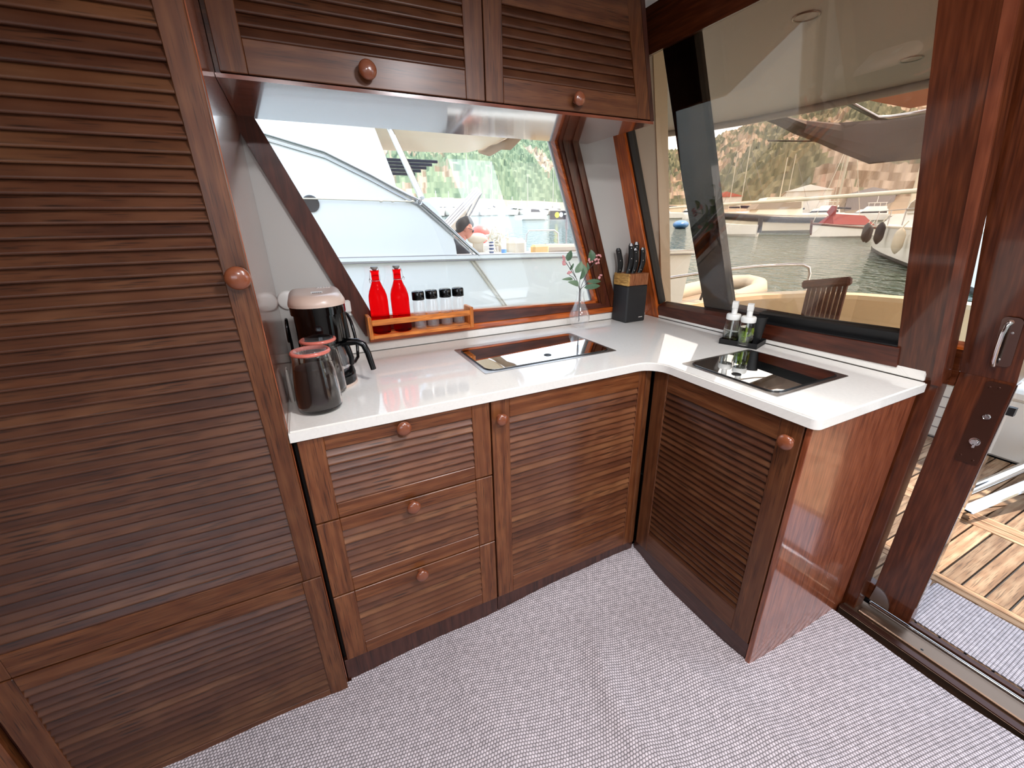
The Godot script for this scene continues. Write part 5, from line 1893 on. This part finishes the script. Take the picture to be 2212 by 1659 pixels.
func hull_rings(L: float, w: float, free: float, draft := 0.3, bow := 0.35) -> Array:
	var rings := []
	for i in 10:
		var u := i / 9.0
		var ww: float = w * (0.82 + 0.18 * sin(u * PI)) if u < 0.5 else w * maxf(0.02, pow(1.0 - pow((u - 0.5) / 0.5, 2.2), 0.8))
		var sh: float = free * (1.0 + bow * pow(u, 2.0))
		var x := -L / 2 + L * u
		var rk: float = 0.08 * L * (u - 0.9) / 0.1 * 0.8 if u > 0.9 else 0.0
		rings.append([Vector3(x - rk, -draft, 0), Vector3(x - rk * 0.6, -draft * 0.5, ww * 0.6), Vector3(x - rk * 0.3, 0.12, ww * 0.88), Vector3(x, sh, ww), Vector3(x, sh, -ww), Vector3(x - rk * 0.3, 0.12, -ww * 0.88), Vector3(x - rk * 0.6, -draft * 0.5, -ww * 0.6)])
	return rings

func cabin(L0: float, L1: float, w: float, y0: float, h: float, rake0: float, rake1: float) -> B:
	var b := B.new()
	b.loft([[Vector3(L0, y0, w), Vector3(L1, y0, w * 0.8), Vector3(L1, y0, -w * 0.8), Vector3(L0, y0, -w)], [Vector3(L0 + rake0, y0 + h, w * 0.85), Vector3(L1 - rake1, y0 + h, w * 0.68), Vector3(L1 - rake1, y0 + h, -w * 0.68), Vector3(L0 + rake0, y0 + h, -w * 0.85)]])
	return b

func far_yacht(label: String, grp: String) -> Node3D:
	var t := thing("motor_yacht", label, "yacht", Vector3.ZERO, 0.0, grp)
	var b := B.new()
	b.loft(hull_rings(12.0, 2.0, 1.5))
	obj("hull", b, M.gelcoat, t)
	obj("cabin", cabin(-4.0, 3.0, 1.7, 1.5, 1.3, 0.2, 1.6), M.gelcoat, t)
	b = cabin(-3.6, 2.6, 1.73, 1.85, 0.6, 0.1, 0.8)
	obj("windows", b, M.window_dark, t)
	obj("flybridge", cabin(-3.6, 0.6, 1.4, 2.8, 0.7, 0.1, 0.6), M.gelcoat, t)
	b = B.new()
	b.cbox(Vector3(-3.4, 4.3, -1.3), Vector3(-0.2, 4.4, 1.3), 0.03)
	for x in [-3.2, -0.5]:
		for z in [-1.2, 1.2]: b.tube([Vector3(x, 3.4, z), Vector3(x, 4.3, z)], 0.06, 6)
	obj("hardtop", b, M.gelcoat, t)
	b = B.new()
	b.tube([Vector3(-1.6, 4.4, 0), Vector3(-1.6, 6.0, 0)], 0.05, 6)
	obj("mast", b, M.gelcoat, t)
	return t

func far_sailboat(label: String, grp: String) -> Node3D:
	var t := thing("sailing_yacht", label, "sailboat", Vector3.ZERO, 0.0, grp)
	var b := B.new()
	b.loft(hull_rings(11.0, 1.6, 1.15))
	obj("hull", b, M.gelcoat, t)
	obj("cabin", cabin(-2.0, 2.4, 1.0, 1.2, 0.5, 0.3, 0.7), M.gelcoat, t)
	b = B.new()
	b.tube([Vector3(0.9, 1.5, 0), Vector3(0.9, 15.0, 0)], 0.09, 6)
	obj("mast", b, M.cushion, t)
	b = B.new()
	b.tube([Vector3(0.9, 2.8, 0), Vector3(-3.6, 2.6, 0)], [0.16, 0.22], 8)
	obj("boom", b, M.canvas_navy, t)
	b = B.new()
	b.tube([Vector3(5.2, 1.6, 0), Vector3(0.9, 14.8, 0)], 0.03, 4)
	b.tube([Vector3(-5.2, 1.3, 0), Vector3(0.9, 14.8, 0)], 0.03, 4)
	obj("stay", b, M.building_grey, t)
	return t

func at_sea(x: float, z: float) -> Vector3:
	return Vector3(x, sea(x, z), z)

func build_boats() -> void:
	var b: B
	# far marina seen through the clear side window: one row, stern to the quay
	var ord := ["first", "second", "third", "fourth", "fifth", "sixth", "seventh", "eighth", "ninth", "tenth"]
	var y0: Node3D = null
	var s0: Node3D = null
	var ny := 0
	var ns := 0
	for i in 15:
		var p := at_sea(31.0 + 5.6 * i, -107.0 - 3.05 * i - (4.0 if i % 3 == 1 else 0.0))
		var turn := -2.076 + rng.randf_range(-0.25, 0.25)
		if i % 5 in [2, 4]:
			var ls: String = "bare-masted sailing yacht below the wooded hill, %s from the left in the far row" % ord[ns]
			if s0 == null:
				s0 = far_sailboat(ls, "sailing yachts in the far marina")
				s0.position = p
				s0.rotation.y = turn
			else:
				dup(s0, p, turn, ls).scale = Vector3.ONE * rng.randf_range(0.8, 1.05)
			ns += 1
		else:
			var ly: String = "white motor yacht below the wooded hill, %s from the left in the far row" % ord[ny]
			if y0 == null:
				y0 = far_yacht(ly, "motor yachts in the far marina")
				y0.position = p
				y0.rotation.y = turn
			else:
				dup(y0, p, turn, ly).scale = Vector3.ONE * rng.randf_range(0.75, 1.05)
			ny += 1
	# work barge with dark banner
	var t := thing("barge", "low pale workboat beside a black hoarding on the water across from the yacht", "boat", at_sea(38, -70), 0.25)
	b = B.new()
	b.loft(hull_rings(7.0, 1.4, 0.8))
	obj("hull", b, M.gelcoat, t)
	obj("cabin", cabin(-1.5, 1.2, 0.9, 0.8, 1.3, 0.1, 0.5), M.gelcoat, t)
	b = cabin(-1.3, 1.1, 0.92, 1.3, 0.5, 0.05, 0.3)
	obj("windows", b, M.window_dark, t)
	t = thing("floating_hoarding", "black floating hoarding with a pale green round mark near the far shore", "hoarding", at_sea(45, -69.5), 0.0)
	b = B.new()
	b.cbox(Vector3(-3.6, -0.1, -0.3), Vector3(3.8, 1.6, 0.0), 0.03)
	obj("board", b, M.banner_black, t)
	b = B.new()
	b.xf = Transform3D(Basis(Vector3.RIGHT, PI / 2), Vector3(-2.2, 0.85, 0.0))
	b.lathe(P2([0.0, 0.02, 0.5, 0.02, 0.5, 0.0]), 20)
	obj("round_mark", b, M.yellow_plastic, t)
	b = B.new()
	b.xf = Transform3D(Basis(Vector3.RIGHT, PI / 2), Vector3(-1.3, 0.9, 0.0))
	b.lathe(P2([0.0, 0.02, 0.42, 0.02, 0.42, 0.0]), 20)
	obj("round_mark", b, M.label_grey, t)
	b = B.new()
	b.cbox(Vector3(-4.5, -0.3, -1.6), Vector3(4.5, 0.05, 0.6), 0.02)
	obj("float", b, M.building_grey, t)
	# big white hull with hanging fenders, right of the tinted window
	t = thing("sailing_yacht", "large white sailing yacht hull with fenders by the right edge of the tinted window", "sailboat", Vector3(26, -0.1, -10), 0.0)
	var far := Vector3(24.6, 0, -11.1)
	var near := Vector3(12.5, 0, -2.8)
	var along := (near - far).normalized()
	var inward := Vector3(0.566, 0, 0.824)
	var rings := []
	var band := []
	var strip := []
	for i in 12:
		var u := i / 11.0
		var w := 3.4 * pow(sin(minf(u * 2.0 + 0.10, 0.62) / 0.62 * PI / 2), 0.7)
		var c := far + along * (far.distance_to(near) * u)
		var sy := sea(c.x, c.z)
		var fb := lerpf(1.14, 1.42, u)
		var bulge := 0.5 * pow(1.0 - u, 5.0)
		c += inward * bulge
		var R := func(k: float, y: float) -> Vector3: return c + inward * (w * k) + Vector3(0, y + sy, 0)
		rings.append([R.call(0.12, -0.3), R.call(0.015, 0.10), R.call(0.0, fb * 0.6), R.call(0.0, fb), R.call(0.05, fb + 0.05), R.call(1.0, fb + 0.05), R.call(1.0, -0.3)])
		band.append([R.call(0.1, -0.25), R.call(-0.002 + 0.018, 0.06), R.call(0.010, 0.16), R.call(0.5, 0.16), R.call(0.5, -0.25)])
		strip.append([R.call(-0.006, fb * 0.98), R.call(-0.006, fb * 0.98 - 0.05), R.call(0.1, fb * 0.98 - 0.05), R.call(0.1, fb * 0.98)])
	b = nb(t)
	b.loft(rings)
	obj("hull", b, M.gelcoat, t)
	b = nb(t)
	b.loft(band)
	obj("boot_stripe", b, M.boot_stripe, t)
	b = nb(t)
	b.loft(strip)
	obj("rubbing_strip", b, M.cushion, t)
	var hx := Transform3D(Basis(along, Vector3.UP, along.cross(Vector3.UP)), Vector3(20.9, 1.12, -8.55) + inward * 1.5)
	b = nb(t); b.xf = b.xf * hx
	b.loft([[Vector3(-2.6, 0, 1.2), Vector3(6, 0, 1.2), Vector3(6, 0, -1.2), Vector3(-2.6, 0, -1.2)], [Vector3(-1.6, 0.42, 1.0), Vector3(6, 0.42, 1.0), Vector3(6, 0.42, -1.0), Vector3(-1.6, 0.42, -1.0)]])
	obj("cabin", b, M.gelcoat, t)
	b = nb(t); b.xf = b.xf * hx
	b.loft([[Vector3(0.2, 0.42, 1.1), Vector3(6.2, 0.42, 1.1), Vector3(6.2, 0.42, -1.1), Vector3(0.2, 0.42, -1.1)], [Vector3(0.5, 0.80, 1.06), Vector3(6.2, 0.90, 1.06), Vector3(6.2, 0.90, -1.06), Vector3(0.5, 0.80, -1.06)], [Vector3(1.2, 1.12, 0.9), Vector3(6.2, 1.30, 0.9), Vector3(6.2, 1.30, -0.9), Vector3(1.2, 1.12, -0.9)]])
	obj("sprayhood", b, M.gelcoat, t)
	b = nb(t); b.xf = b.xf * hx
	b.loft([[Vector3(0.6, 0.50, 1.115), Vector3(2.6, 0.50, 1.115), Vector3(2.6, 0.50, 1.05), Vector3(0.6, 0.50, 1.05)], [Vector3(0.75, 0.80, 1.085), Vector3(2.6, 0.84, 1.085), Vector3(2.6, 0.84, 1.0), Vector3(0.75, 0.80, 1.0)], [Vector3(1.25, 1.04, 0.97), Vector3(2.6, 1.12, 0.97), Vector3(2.6, 1.12, 0.88), Vector3(1.25, 1.04, 0.88)]])
	obj("hood_window", b, M.canvas_stone, t)
	b = nb(t)
	for i in 6:
		var pp: Vector3 = far.lerp(near, 0.12 + 0.15 * i) + inward * 0.15
		var base := sea(pp.x, pp.z) + lerpf(1.14, 1.42, 0.12 + 0.15 * i)
		b.tube([Vector3(pp.x, base, pp.z), Vector3(pp.x, base + 0.62, pp.z)], 0.022, 6)
	var pa: Vector3 = far.lerp(near, 0.12) + inward * 0.15
	var pb: Vector3 = far.lerp(near, 0.87) + inward * 0.15
	b.tube([pa + Vector3(0, sea(pa.x, pa.z) + 1.78, 0), pb + Vector3(0, sea(pb.x, pb.z) + 2.0, 0)], 0.018, 6)
	obj("guard_rail", b, M.steel_satin, t)
	b = nb(t); b.xf = b.xf * hx
	b.tube([Vector3(-4.2, 0, 0), Vector3(-4.2, 17, 0)], 0.11, 10)
	obj("mast", b, M.cushion, t)
	for i in 4:
		var at: Vector3 = [Vector3(25.4, 0.22, -11.66), Vector3(23.3, 0.36, -10.21), Vector3(20.6, 0.40, -8.36), Vector3(17.9, 0.22, -6.50)][i]
		at -= inward * [-0.45, 0.10, 0.20, 0.24][i]
		var f := thing("fender", ["dark grey fender at the far end of the white hull, beside the red-covered boat", "dark grey fender on the white hull, second from its far end", "dark grey fender on the white hull, next to the white fender", "white fender hanging nearest the tinted window's right edge"][i], "fender", at, 0.0, "fenders on the white hull")
		b = B.new()
		b.lathe(P2([0.0, -0.04, 0.04, -0.02, 0.13, 0.12, 0.16, 0.22, 0.16, 0.60, 0.12, 0.72, 0.04, 0.82, 0.0, 0.84]), 16)
		obj("body", b, M.fender_grey if i < 3 else M.cushion, f)
		b = B.new()
		b.tube([Vector3(0, 0.82, 0), Vector3(0.06, 1.05, 0.1)], 0.02, 5)
		obj("lanyard", b, M.rope, f)
	# small wooden-stemmed boat with red canvas
	t = thing("fishing_boat", "small white boat with brown stem and red canvas covers out in the harbour", "boat", at_sea(35.0, -17.6), 0.0)
	t.rotation.y = 2.80
	t.scale = Vector3.ONE * 0.60
	b = B.new()
	b.loft(hull_rings(7.5, 1.9, 1.15, 0.3, 0.5))
	obj("hull", b, M.gelcoat, t)
	b = B.new()
	for s in [3, 4]:
		var line := []
		for rg in hull_rings(7.5, 1.9, 1.15, 0.3, 0.5): line.append(rg[s] - Vector3(0, 0.14, 0))
		b.tube(line, 0.13, 8)
	b.tube([Vector3(-3.72, 1.02, -1.5), Vector3(-3.72, 1.02, 1.5)], 0.13, 8)
	obj("rubbing_band", b, M.chair_wood, t)
	b = B.new()
	b.tube([Vector3(3.3, -0.2, 0), Vector3(3.65, 0.8, 0), Vector3(3.85, 2.0, 0)], 0.14, 8)
	obj("stem_post", b, M.chair_wood, t)
	b = B.new()
	b.loft([[Vector3(-3.2, 1.3, 1.6), Vector3(2.0, 1.5, 1.3), Vector3(2.0, 1.5, -1.3), Vector3(-3.2, 1.3, -1.6)], [Vector3(-3.0, 2.4, 0.1), Vector3(1.4, 2.7, 0.1), Vector3(1.4, 2.7, -0.1), Vector3(-3.0, 2.4, -0.1)]])
	obj("canvas_cover", b, M.canvas_red, t)
	b = B.new()
	b.tube([Vector3(1.2, 2.5, 0), Vector3(1.5, 2.9, 0), Vector3(1.3, 3.5, 0)], [0.3, 0.5, 0.3], 10)
	obj("sail_bag", b, M.canvas_red, t)
	b = B.new()
	b.tube([Vector3(1.0, 1.5, 0), Vector3(1.0, 12.0, 0)], 0.11, 8)
	obj("mast", b, M.cushion, t)
	b = B.new()
	b.tube([Vector3(3.6, 1.8, 0), Vector3(1.0, 11.8, 0)], 0.03, 5)
	b.tube([Vector3(-3.4, 1.4, 0.6), Vector3(1.0, 11.8, 0)], 0.03, 5)
	obj("stay", b, M.rope, t)
	# cabin cruiser
	t = thing("cabin_cruiser", "white cabin cruiser with dark hull band moored beyond the mooring rope", "boat", at_sea(37.6, -24.8), 2.5)
	b = B.new()
	b.loft(hull_rings(8.0, 1.9, 1.3))
	obj("hull", b, M.gelcoat_cream, t)
	b = B.new()
	for s in [3, 4]:
		var line2 := []
		for rg in hull_rings(8.0, 1.9, 1.3): line2.append(rg[s] - Vector3(0, 0.36, 0))
		b.tube(line2, 0.28, 8)
	b.tube([Vector3(-3.85, 0.95, -1.4), Vector3(-3.85, 0.95, 1.4)], 0.28, 8)
	obj("hull_band", b, M.boot_stripe, t)
	obj("cabin", cabin(-2.0, 1.8, 1.5, 1.35, 1.5, 0.1, 1.0), M.gelcoat_cream, t)
	obj("windows", cabin(-1.8, 1.75, 1.53, 1.9, 0.6, 0.0, 0.45), M.canvas_stone, t)
	b = B.new()
	b.tube([Vector3(-0.5, 2.8, 0), Vector3(-0.5, 6.0, 0)], 0.04, 6)
	obj("mast", b, M.cushion, t)
	# dinghy, blue float, sunlit boat by the window corner, tender alongside
	t = thing("dinghy", "small white dinghy beside the dark door stile, far across the water", "boat", at_sea(29, -21.8), 2.0)
	b = B.new()
	b.loft(hull_rings(3.4, 0.85, 0.75))
	obj("hull", b, M.gelcoat, t)
	b = B.new()
	b.tube([Vector3(-1.8, 0.2, 0), Vector3(-1.75, 1.2, 0)], 0.16, 8)
	obj("outboard", b, M.fender_grey, t)
	t = thing("paddle_board", "pale blue inflatable floating left of the dark door stile", "float", at_sea(36, -33.5), 0.7)
	b = B.new()
	b.ball(Vector3(0, 0.35, 0), Vector3(2.2, 0.45, 0.8), 20, 10)
	obj("tube", b, M.blue_plastic, t)
	t = thing("tender", "cream inflatable tender with white bow tied up outside the guard rail", "boat", Vector3(6.9, -0.28, -5.0), 0.27)
	t.scale = Vector3(1.0, 0.8, 0.85)
	b = B.new()
	b.tube([Vector3(-1.6, 0.30, 0.62), Vector3(-0.5, 0.31, 0.66), Vector3(0.5, 0.34, 0.60), Vector3(1.1, 0.38, 0.36), Vector3(1.32, 0.40, 0.0), Vector3(1.1, 0.38, -0.36), Vector3(0.5, 0.34, -0.60), Vector3(-0.5, 0.31, -0.66), Vector3(-1.6, 0.30, -0.62)], 0.20, 14)
	obj("tube", b, M.cushion, t)
	b = B.new()
	b.cbox(Vector3(-1.5, 0.08, -0.5), Vector3(0.9, 0.22, 0.5), 0.03)
	obj("floor", b, M.canvas_stone, t)
	# harbour quay with buildings and moored boats beyond the tinted window
	var y1: Node3D = null
	var s1: Node3D = null
	ny = 0
	ns = 0
	for i in 14:
		var p := at_sea(59.0 + 3.0 * i + (3.0 if i % 2 else 0.0), -83.0 + 2.75 * i)
		var turn := 2.45 + rng.randf_range(-0.3, 0.3)
		if i % 2 == 0 or i == 7:
			var ls: String = "bare-masted sailing yacht on the quay beyond the tinted window, %s from the left" % ord[ns]
			if s1 == null:
				s1 = far_sailboat(ls, "sailing yachts along the quay")
				s1.position = p
				s1.rotation.y = turn
			else:
				dup(s1, p, turn, ls).scale = Vector3.ONE * rng.randf_range(0.7, 0.95)
			ns += 1
		else:
			var ly: String = "white motor yacht on the quay beyond the tinted window, %s from the left" % ord[ny]
			if y1 == null:
				y1 = far_yacht(ly, "motor yachts along the quay")
				y1.position = p
				y1.rotation.y = turn
				y1.scale = Vector3.ONE * 0.62
			else:
				dup(y1, p, turn, ly).scale = Vector3.ONE * rng.randf_range(0.55, 0.8)
			ny += 1
	var bl := [[104, -62, 16, 4.6, 8, "long pale single-storey shed on the quay behind the red-covered boat", "building_white", 0.62], [118, -56, 18, 4.2, 8, "long grey single-storey shed on the quay right of the pale shed", "building_grey", 0.5], [98, -78, 9, 3.8, 7, "small white quay building with a red roof behind the cabin cruiser", "building_white", 0.7], [84, -94, 8, 5.5, 7, "white waterfront house at the left of the harbour quay", "building_white", 0.9]]
	for q in bl:
		var h := thing("building", q[5], "building", Vector3(q[0], sea(q[0], q[1]) + 0.9, q[1]), q[7])
		b = B.new()
		b.cbox(Vector3(-q[2] / 2.0, 0, -q[4] / 2.0), Vector3(q[2] / 2.0, q[3], q[4] / 2.0), 0.05)
		obj("wall", b, M[q[6]], h)
		b = B.new()
		b.loft([[Vector3(-q[2] / 2.0 - 0.4, q[3], q[4] / 2.0 + 0.4), Vector3(q[2] / 2.0 + 0.4, q[3], q[4] / 2.0 + 0.4), Vector3(q[2] / 2.0 + 0.4, q[3], -q[4] / 2.0 - 0.4), Vector3(-q[2] / 2.0 - 0.4, q[3], -q[4] / 2.0 - 0.4)], [Vector3(-q[2] / 2.0, q[3] + 1.2, 0.1), Vector3(q[2] / 2.0, q[3] + 1.2, 0.1), Vector3(q[2] / 2.0, q[3] + 1.2, -0.1), Vector3(-q[2] / 2.0, q[3] + 1.2, -0.1)]])
		obj("roof", b, M.roof_red if q[2] < 12 else M[q[6]], h)
		for i in int(q[2] / 2.5):
			b = B.new()
			var x: float = -q[2] / 2.0 + 1.2 + 2.5 * i
			b.cbox(Vector3(x, 1.0, q[4] / 2.0), Vector3(x + 1.2, 2.6, q[4] / 2.0 + 0.06), 0.02)
			b.cbox(Vector3(x, 1.0, -q[4] / 2.0 - 0.06), Vector3(x + 1.2, 2.6, -q[4] / 2.0), 0.02)
			obj("window", b, M.window_dark, h)


func curve_at(tab: Array, x: float) -> float:
	for i in range(0, tab.size() - 2, 2):
		if x <= tab[i + 2]:
			var t := clampf((x - tab[i]) / (tab[i + 2] - tab[i]), 0.0, 1.0)
			t = t * t * (3.0 - 2.0 * t)
			return lerpf(tab[i + 1], tab[i + 3], t)
	return tab[tab.size() - 1]

func build_land() -> void:
	# water
	var b := B.new()
	var xs := [-400.0, -60.0, -10.0, 20.0, 60.0, 140.0, 500.0]
	var zs := [-420.0, -120.0, -50.0, -15.0, 8.0, 60.0, 300.0]
	for i in xs.size() - 1:
		for j in zs.size() - 1:
			var q := []
			for k in [[0, 0], [1, 0], [1, 1], [0, 1]]:
				var x: float = xs[i + k[0]]
				var z: float = zs[j + k[1]]
				q.append([Vector3(x, sea(x, z), z), Vector2(x, z)])
			var n := Vector3(0.005, 1, 0.041).normalized()
			b.tri3(q[0][0], q[1][0], q[2][0], n, n, n, q[0][1], q[1][1], q[2][1])
			b.tri3(q[0][0], q[2][0], q[3][0], n, n, n, q[0][1], q[2][1], q[3][1])
	struct(obj("water", b, M.water))
	# hills round the bay: height over bearing and distance
	var ridge := [-40, 7.0, -10, 9.0, 8, 10.5, 20, 12.0, 28, 12.2, 33, 11.6, 38, 9.4, 43.5, 7.2, 46, 6.4, 48.5, 7.0, 51, 7.9, 54, 9.4, 57.5, 11.2, 62, 12.6, 67, 11.0, 73, 9.0, 82, 8.0, 120, 6.5]
	var shore := [-40, 115, 10, 118, 20, 135, 28, 168, 34, 184, 40, 150, 46, 112, 52, 112, 58, 124, 64, 116, 72, 104, 120, 110]
	var nb1 := noise(41, 1.0 / 60.0, 4)
	var nb2 := noise(42, 1.0 / 3.0, 3)
	var nb3 := noise(43, 1.0 / 17.0, 4)
	b = B.new()
	b.use_col = true
	var na := 800
	var nr := 170
	var V := []
	var Cc := []
	for i in na + 1:
		var az := -20.0 + 110.0 * i / na
		var dir := Vector3(sin(deg_to_rad(az)), 0, -cos(deg_to_rad(az)))
		var d0: float = curve_at(shore, az)
		var el: float = curve_at(ridge, az)
		var col := []
		var cc := []
		for j in nr + 1:
			var f := float(j) / nr
			var d := d0 + (560.0 - d0) * pow(f, 1.25)
			var p := dir * d
			p.x -= 1.08
			p.z += 1.05
			var g := smoothstep(0.015, 0.10, f) * pow(f, 0.85)
			var y0 := sea(p.x, p.z)
			var peak := 1.36 + 560.0 * tan(deg_to_rad(el))
			var big := nb1.get_noise_2d(p.x, p.z)
			var y := lerpf(y0 + 0.9, peak, g) + big * 11.0 * g * (1.0 - f * 0.7)
			var tr := nb2.get_noise_3d(p.x, y * 1.3, p.z)
			var rock := nb3.get_noise_2d(p.x * 1.0, p.z * 1.0 + y * 1.5) + (0.30 * smoothstep(41.0, 48.0, az)) - 0.28
			var bare := smoothstep(0.0, 0.16, rock - 0.75 * maxf(tr, 0.0))
			y += maxf(tr + 0.2, 0.0) * 2.6 * (1.0 - 0.8 * bare) * smoothstep(0.05, 0.12, f)
			p.y = y
			col.append(p)
			var dry := smoothstep(40.0, 47.0, az)
			var tree := Color(0.10, 0.14, 0.085).lerp(Color(0.095, 0.095, 0.06), dry).lerp(Color(0.22, 0.26, 0.155).lerp(Color(0.20, 0.185, 0.115), dry), clampf(0.5 + tr * 1.2 + big * 0.3, 0, 1))
			var stone := Color(0.24, 0.16, 0.105).lerp(Color(0.58, 0.44, 0.33), clampf(0.5 + tr * 1.3, 0, 1))
			var c := tree.lerp(stone, bare * 0.85)
			if f < 0.05: c = Color(0.42, 0.33, 0.24)
			cc.append(c)
		V.append(col)
		Cc.append(cc)
	for i in na:
		for j in nr:
			var P := [V[i][j], V[i + 1][j], V[i + 1][j + 1], V[i][j + 1]]
			var n: Vector3 = (P[2] - P[0]).cross(P[3] - P[1]).normalized()
			if n.y < 0: n = -n
			b.col = Cc[i][j]
			b.tri3(P[0], P[1], P[2], n, n, n, Vector2.ZERO, Vector2.ZERO, Vector2.ZERO)
			b.tri3(P[0], P[2], P[3], n, n, n, Vector2.ZERO, Vector2.ZERO, Vector2.ZERO)
	struct(obj("hills", b, M.hillside))


func _ready() -> void:
	# camera
	var cam := Camera3D.new()
	cam.name = "camera"
	add_child(cam)
	cam.fov = 2.0 * rad_to_deg(atan(829.5 / 888.297))
	cam.near = 0.05
	cam.far = 2000.0
	cam.transform = Transform3D(Basis(Vector3.UP, -0.44810) * Basis(Vector3.RIGHT, -0.36740) * Basis(Vector3.BACK, -0.01920), Vector3(-1.0813, 1.3594, 1.0536))
	cam.current = true
	# sky and exposure
	var we := WorldEnvironment.new()
	we.name = "world_environment"
	var env := Environment.new()
	env.background_mode = Environment.BG_SKY
	var sky := Sky.new()
	var sm := ProceduralSkyMaterial.new()
	sm.sky_top_color = Color(0.68, 0.77, 0.88)
	sm.sky_horizon_color = Color(0.90, 0.93, 0.96)
	sm.sky_curve = 0.22
	sm.ground_bottom_color = Color(0.35, 0.36, 0.36)
	sm.ground_horizon_color = Color(0.75, 0.77, 0.78)
	sm.sky_energy_multiplier = 1.3
	sky.sky_material = sm
	env.sky = sky
	env.tonemap_mode = Environment.TONE_MAPPER_LINEAR
	env.tonemap_exposure = 3.0
	env.sdfgi_enabled = true
	env.ssao_enabled = true
	env.ssil_enabled = true
	we.environment = env
	add_child(we)
	var sun := DirectionalLight3D.new()
	sun.name = "sun"
	sun.light_color = Color(1.0, 0.96, 0.9)
	sun.light_energy = 0.8
	sun.light_angular_distance = 0.6
	sun.shadow_enabled = true
	add_child(sun)
	sun.look_at_from_position(Vector3.ZERO, -Vector3(0.56, 0.80, -0.02), Vector3.UP)
	# ceiling fill lamps added behind and above the camera to brighten the saloon
	rng.seed = 7
	make_materials()
	build_room()
	build_fill_lamps()
	build_carpet()
	build_cabinets()
	build_worktop()
	lid_unit("sink_cover", "mirror-like lid with steel rim set in the worktop under the side window", -0.603, -0.470, -0.053, -0.145, Vector2(-0.321, -0.216))
	lid_unit("sink_cover", "mirror-like lid with steel rim set in the short leg of the worktop", 0.040, 0.086, 0.392, 0.427, Vector2(0.094, 0.257))
	build_coffee_maker()
	glass_jar("glass jar of dark ground coffee with rose-coloured seal, in front at the worktop edge", Vector3(-1.106, 0.9003, -0.110), 1.0)
	glass_jar("glass jar with rose-coloured seal half hidden behind the front coffee jar", Vector3(-1.083, 0.9003, -0.232), 1.0)
	build_rack()
	build_vase()
	build_knife_block()
	build_tray()
	build_door()
	build_deck()
	build_neighbour()
	build_person()
	build_land()
	build_boats()


func build_fill_lamps() -> void:  # fixtures and lights added as interior fill
	var at := [Vector3(-1.0, 2.06, 1.7), Vector3(-0.05, 2.06, 1.55), Vector3(-0.5, 2.06, 0.8)]
	for i in 3:
		var t := thing("added_ceiling_lamp", "added round fill lamp on the ceiling behind the viewer, " + ["nearest the middle of the saloon", "nearest the sliding door", "almost overhead in front of the worktop"][i], "lamp", at[i], 0.0, "added saloon fill lamps")
		var b := B.new()
		b.lathe(P2([0.085, 0.0, 0.095, -0.006, 0.095, -0.012, 0.085, -0.016]), 28)
		obj("ring", b, M.steel_satin, t)
		b = B.new()
		b.lathe(P2([0.0, -0.013, 0.085, -0.013, 0.086, 0.0]), 28)
		var em := mat("fill_lamp_glow_%d" % i, Color(1, 1, 1), 0.5)
		em.emission_enabled = true
		em.emission = Color(1.0, 0.98, 0.98)
		em.emission_energy_multiplier = 2.0
		obj("diffuser", b, em, t)
		var l := AreaLight3D.new()
		l.name = "fill_lamp_light"
		l.light_color = Color(0.99, 0.985, 1.0)
		l.light_energy = 0.6
		l.area_size = Vector2(0.16, 0.16)
		l.area_range = 8.0
		l.area_attenuation = 2.0
		l.shadow_enabled = true
		t.add_child(l)
		l.position = Vector3(0, -0.022, 0)
		l.rotation.x = -PI / 2
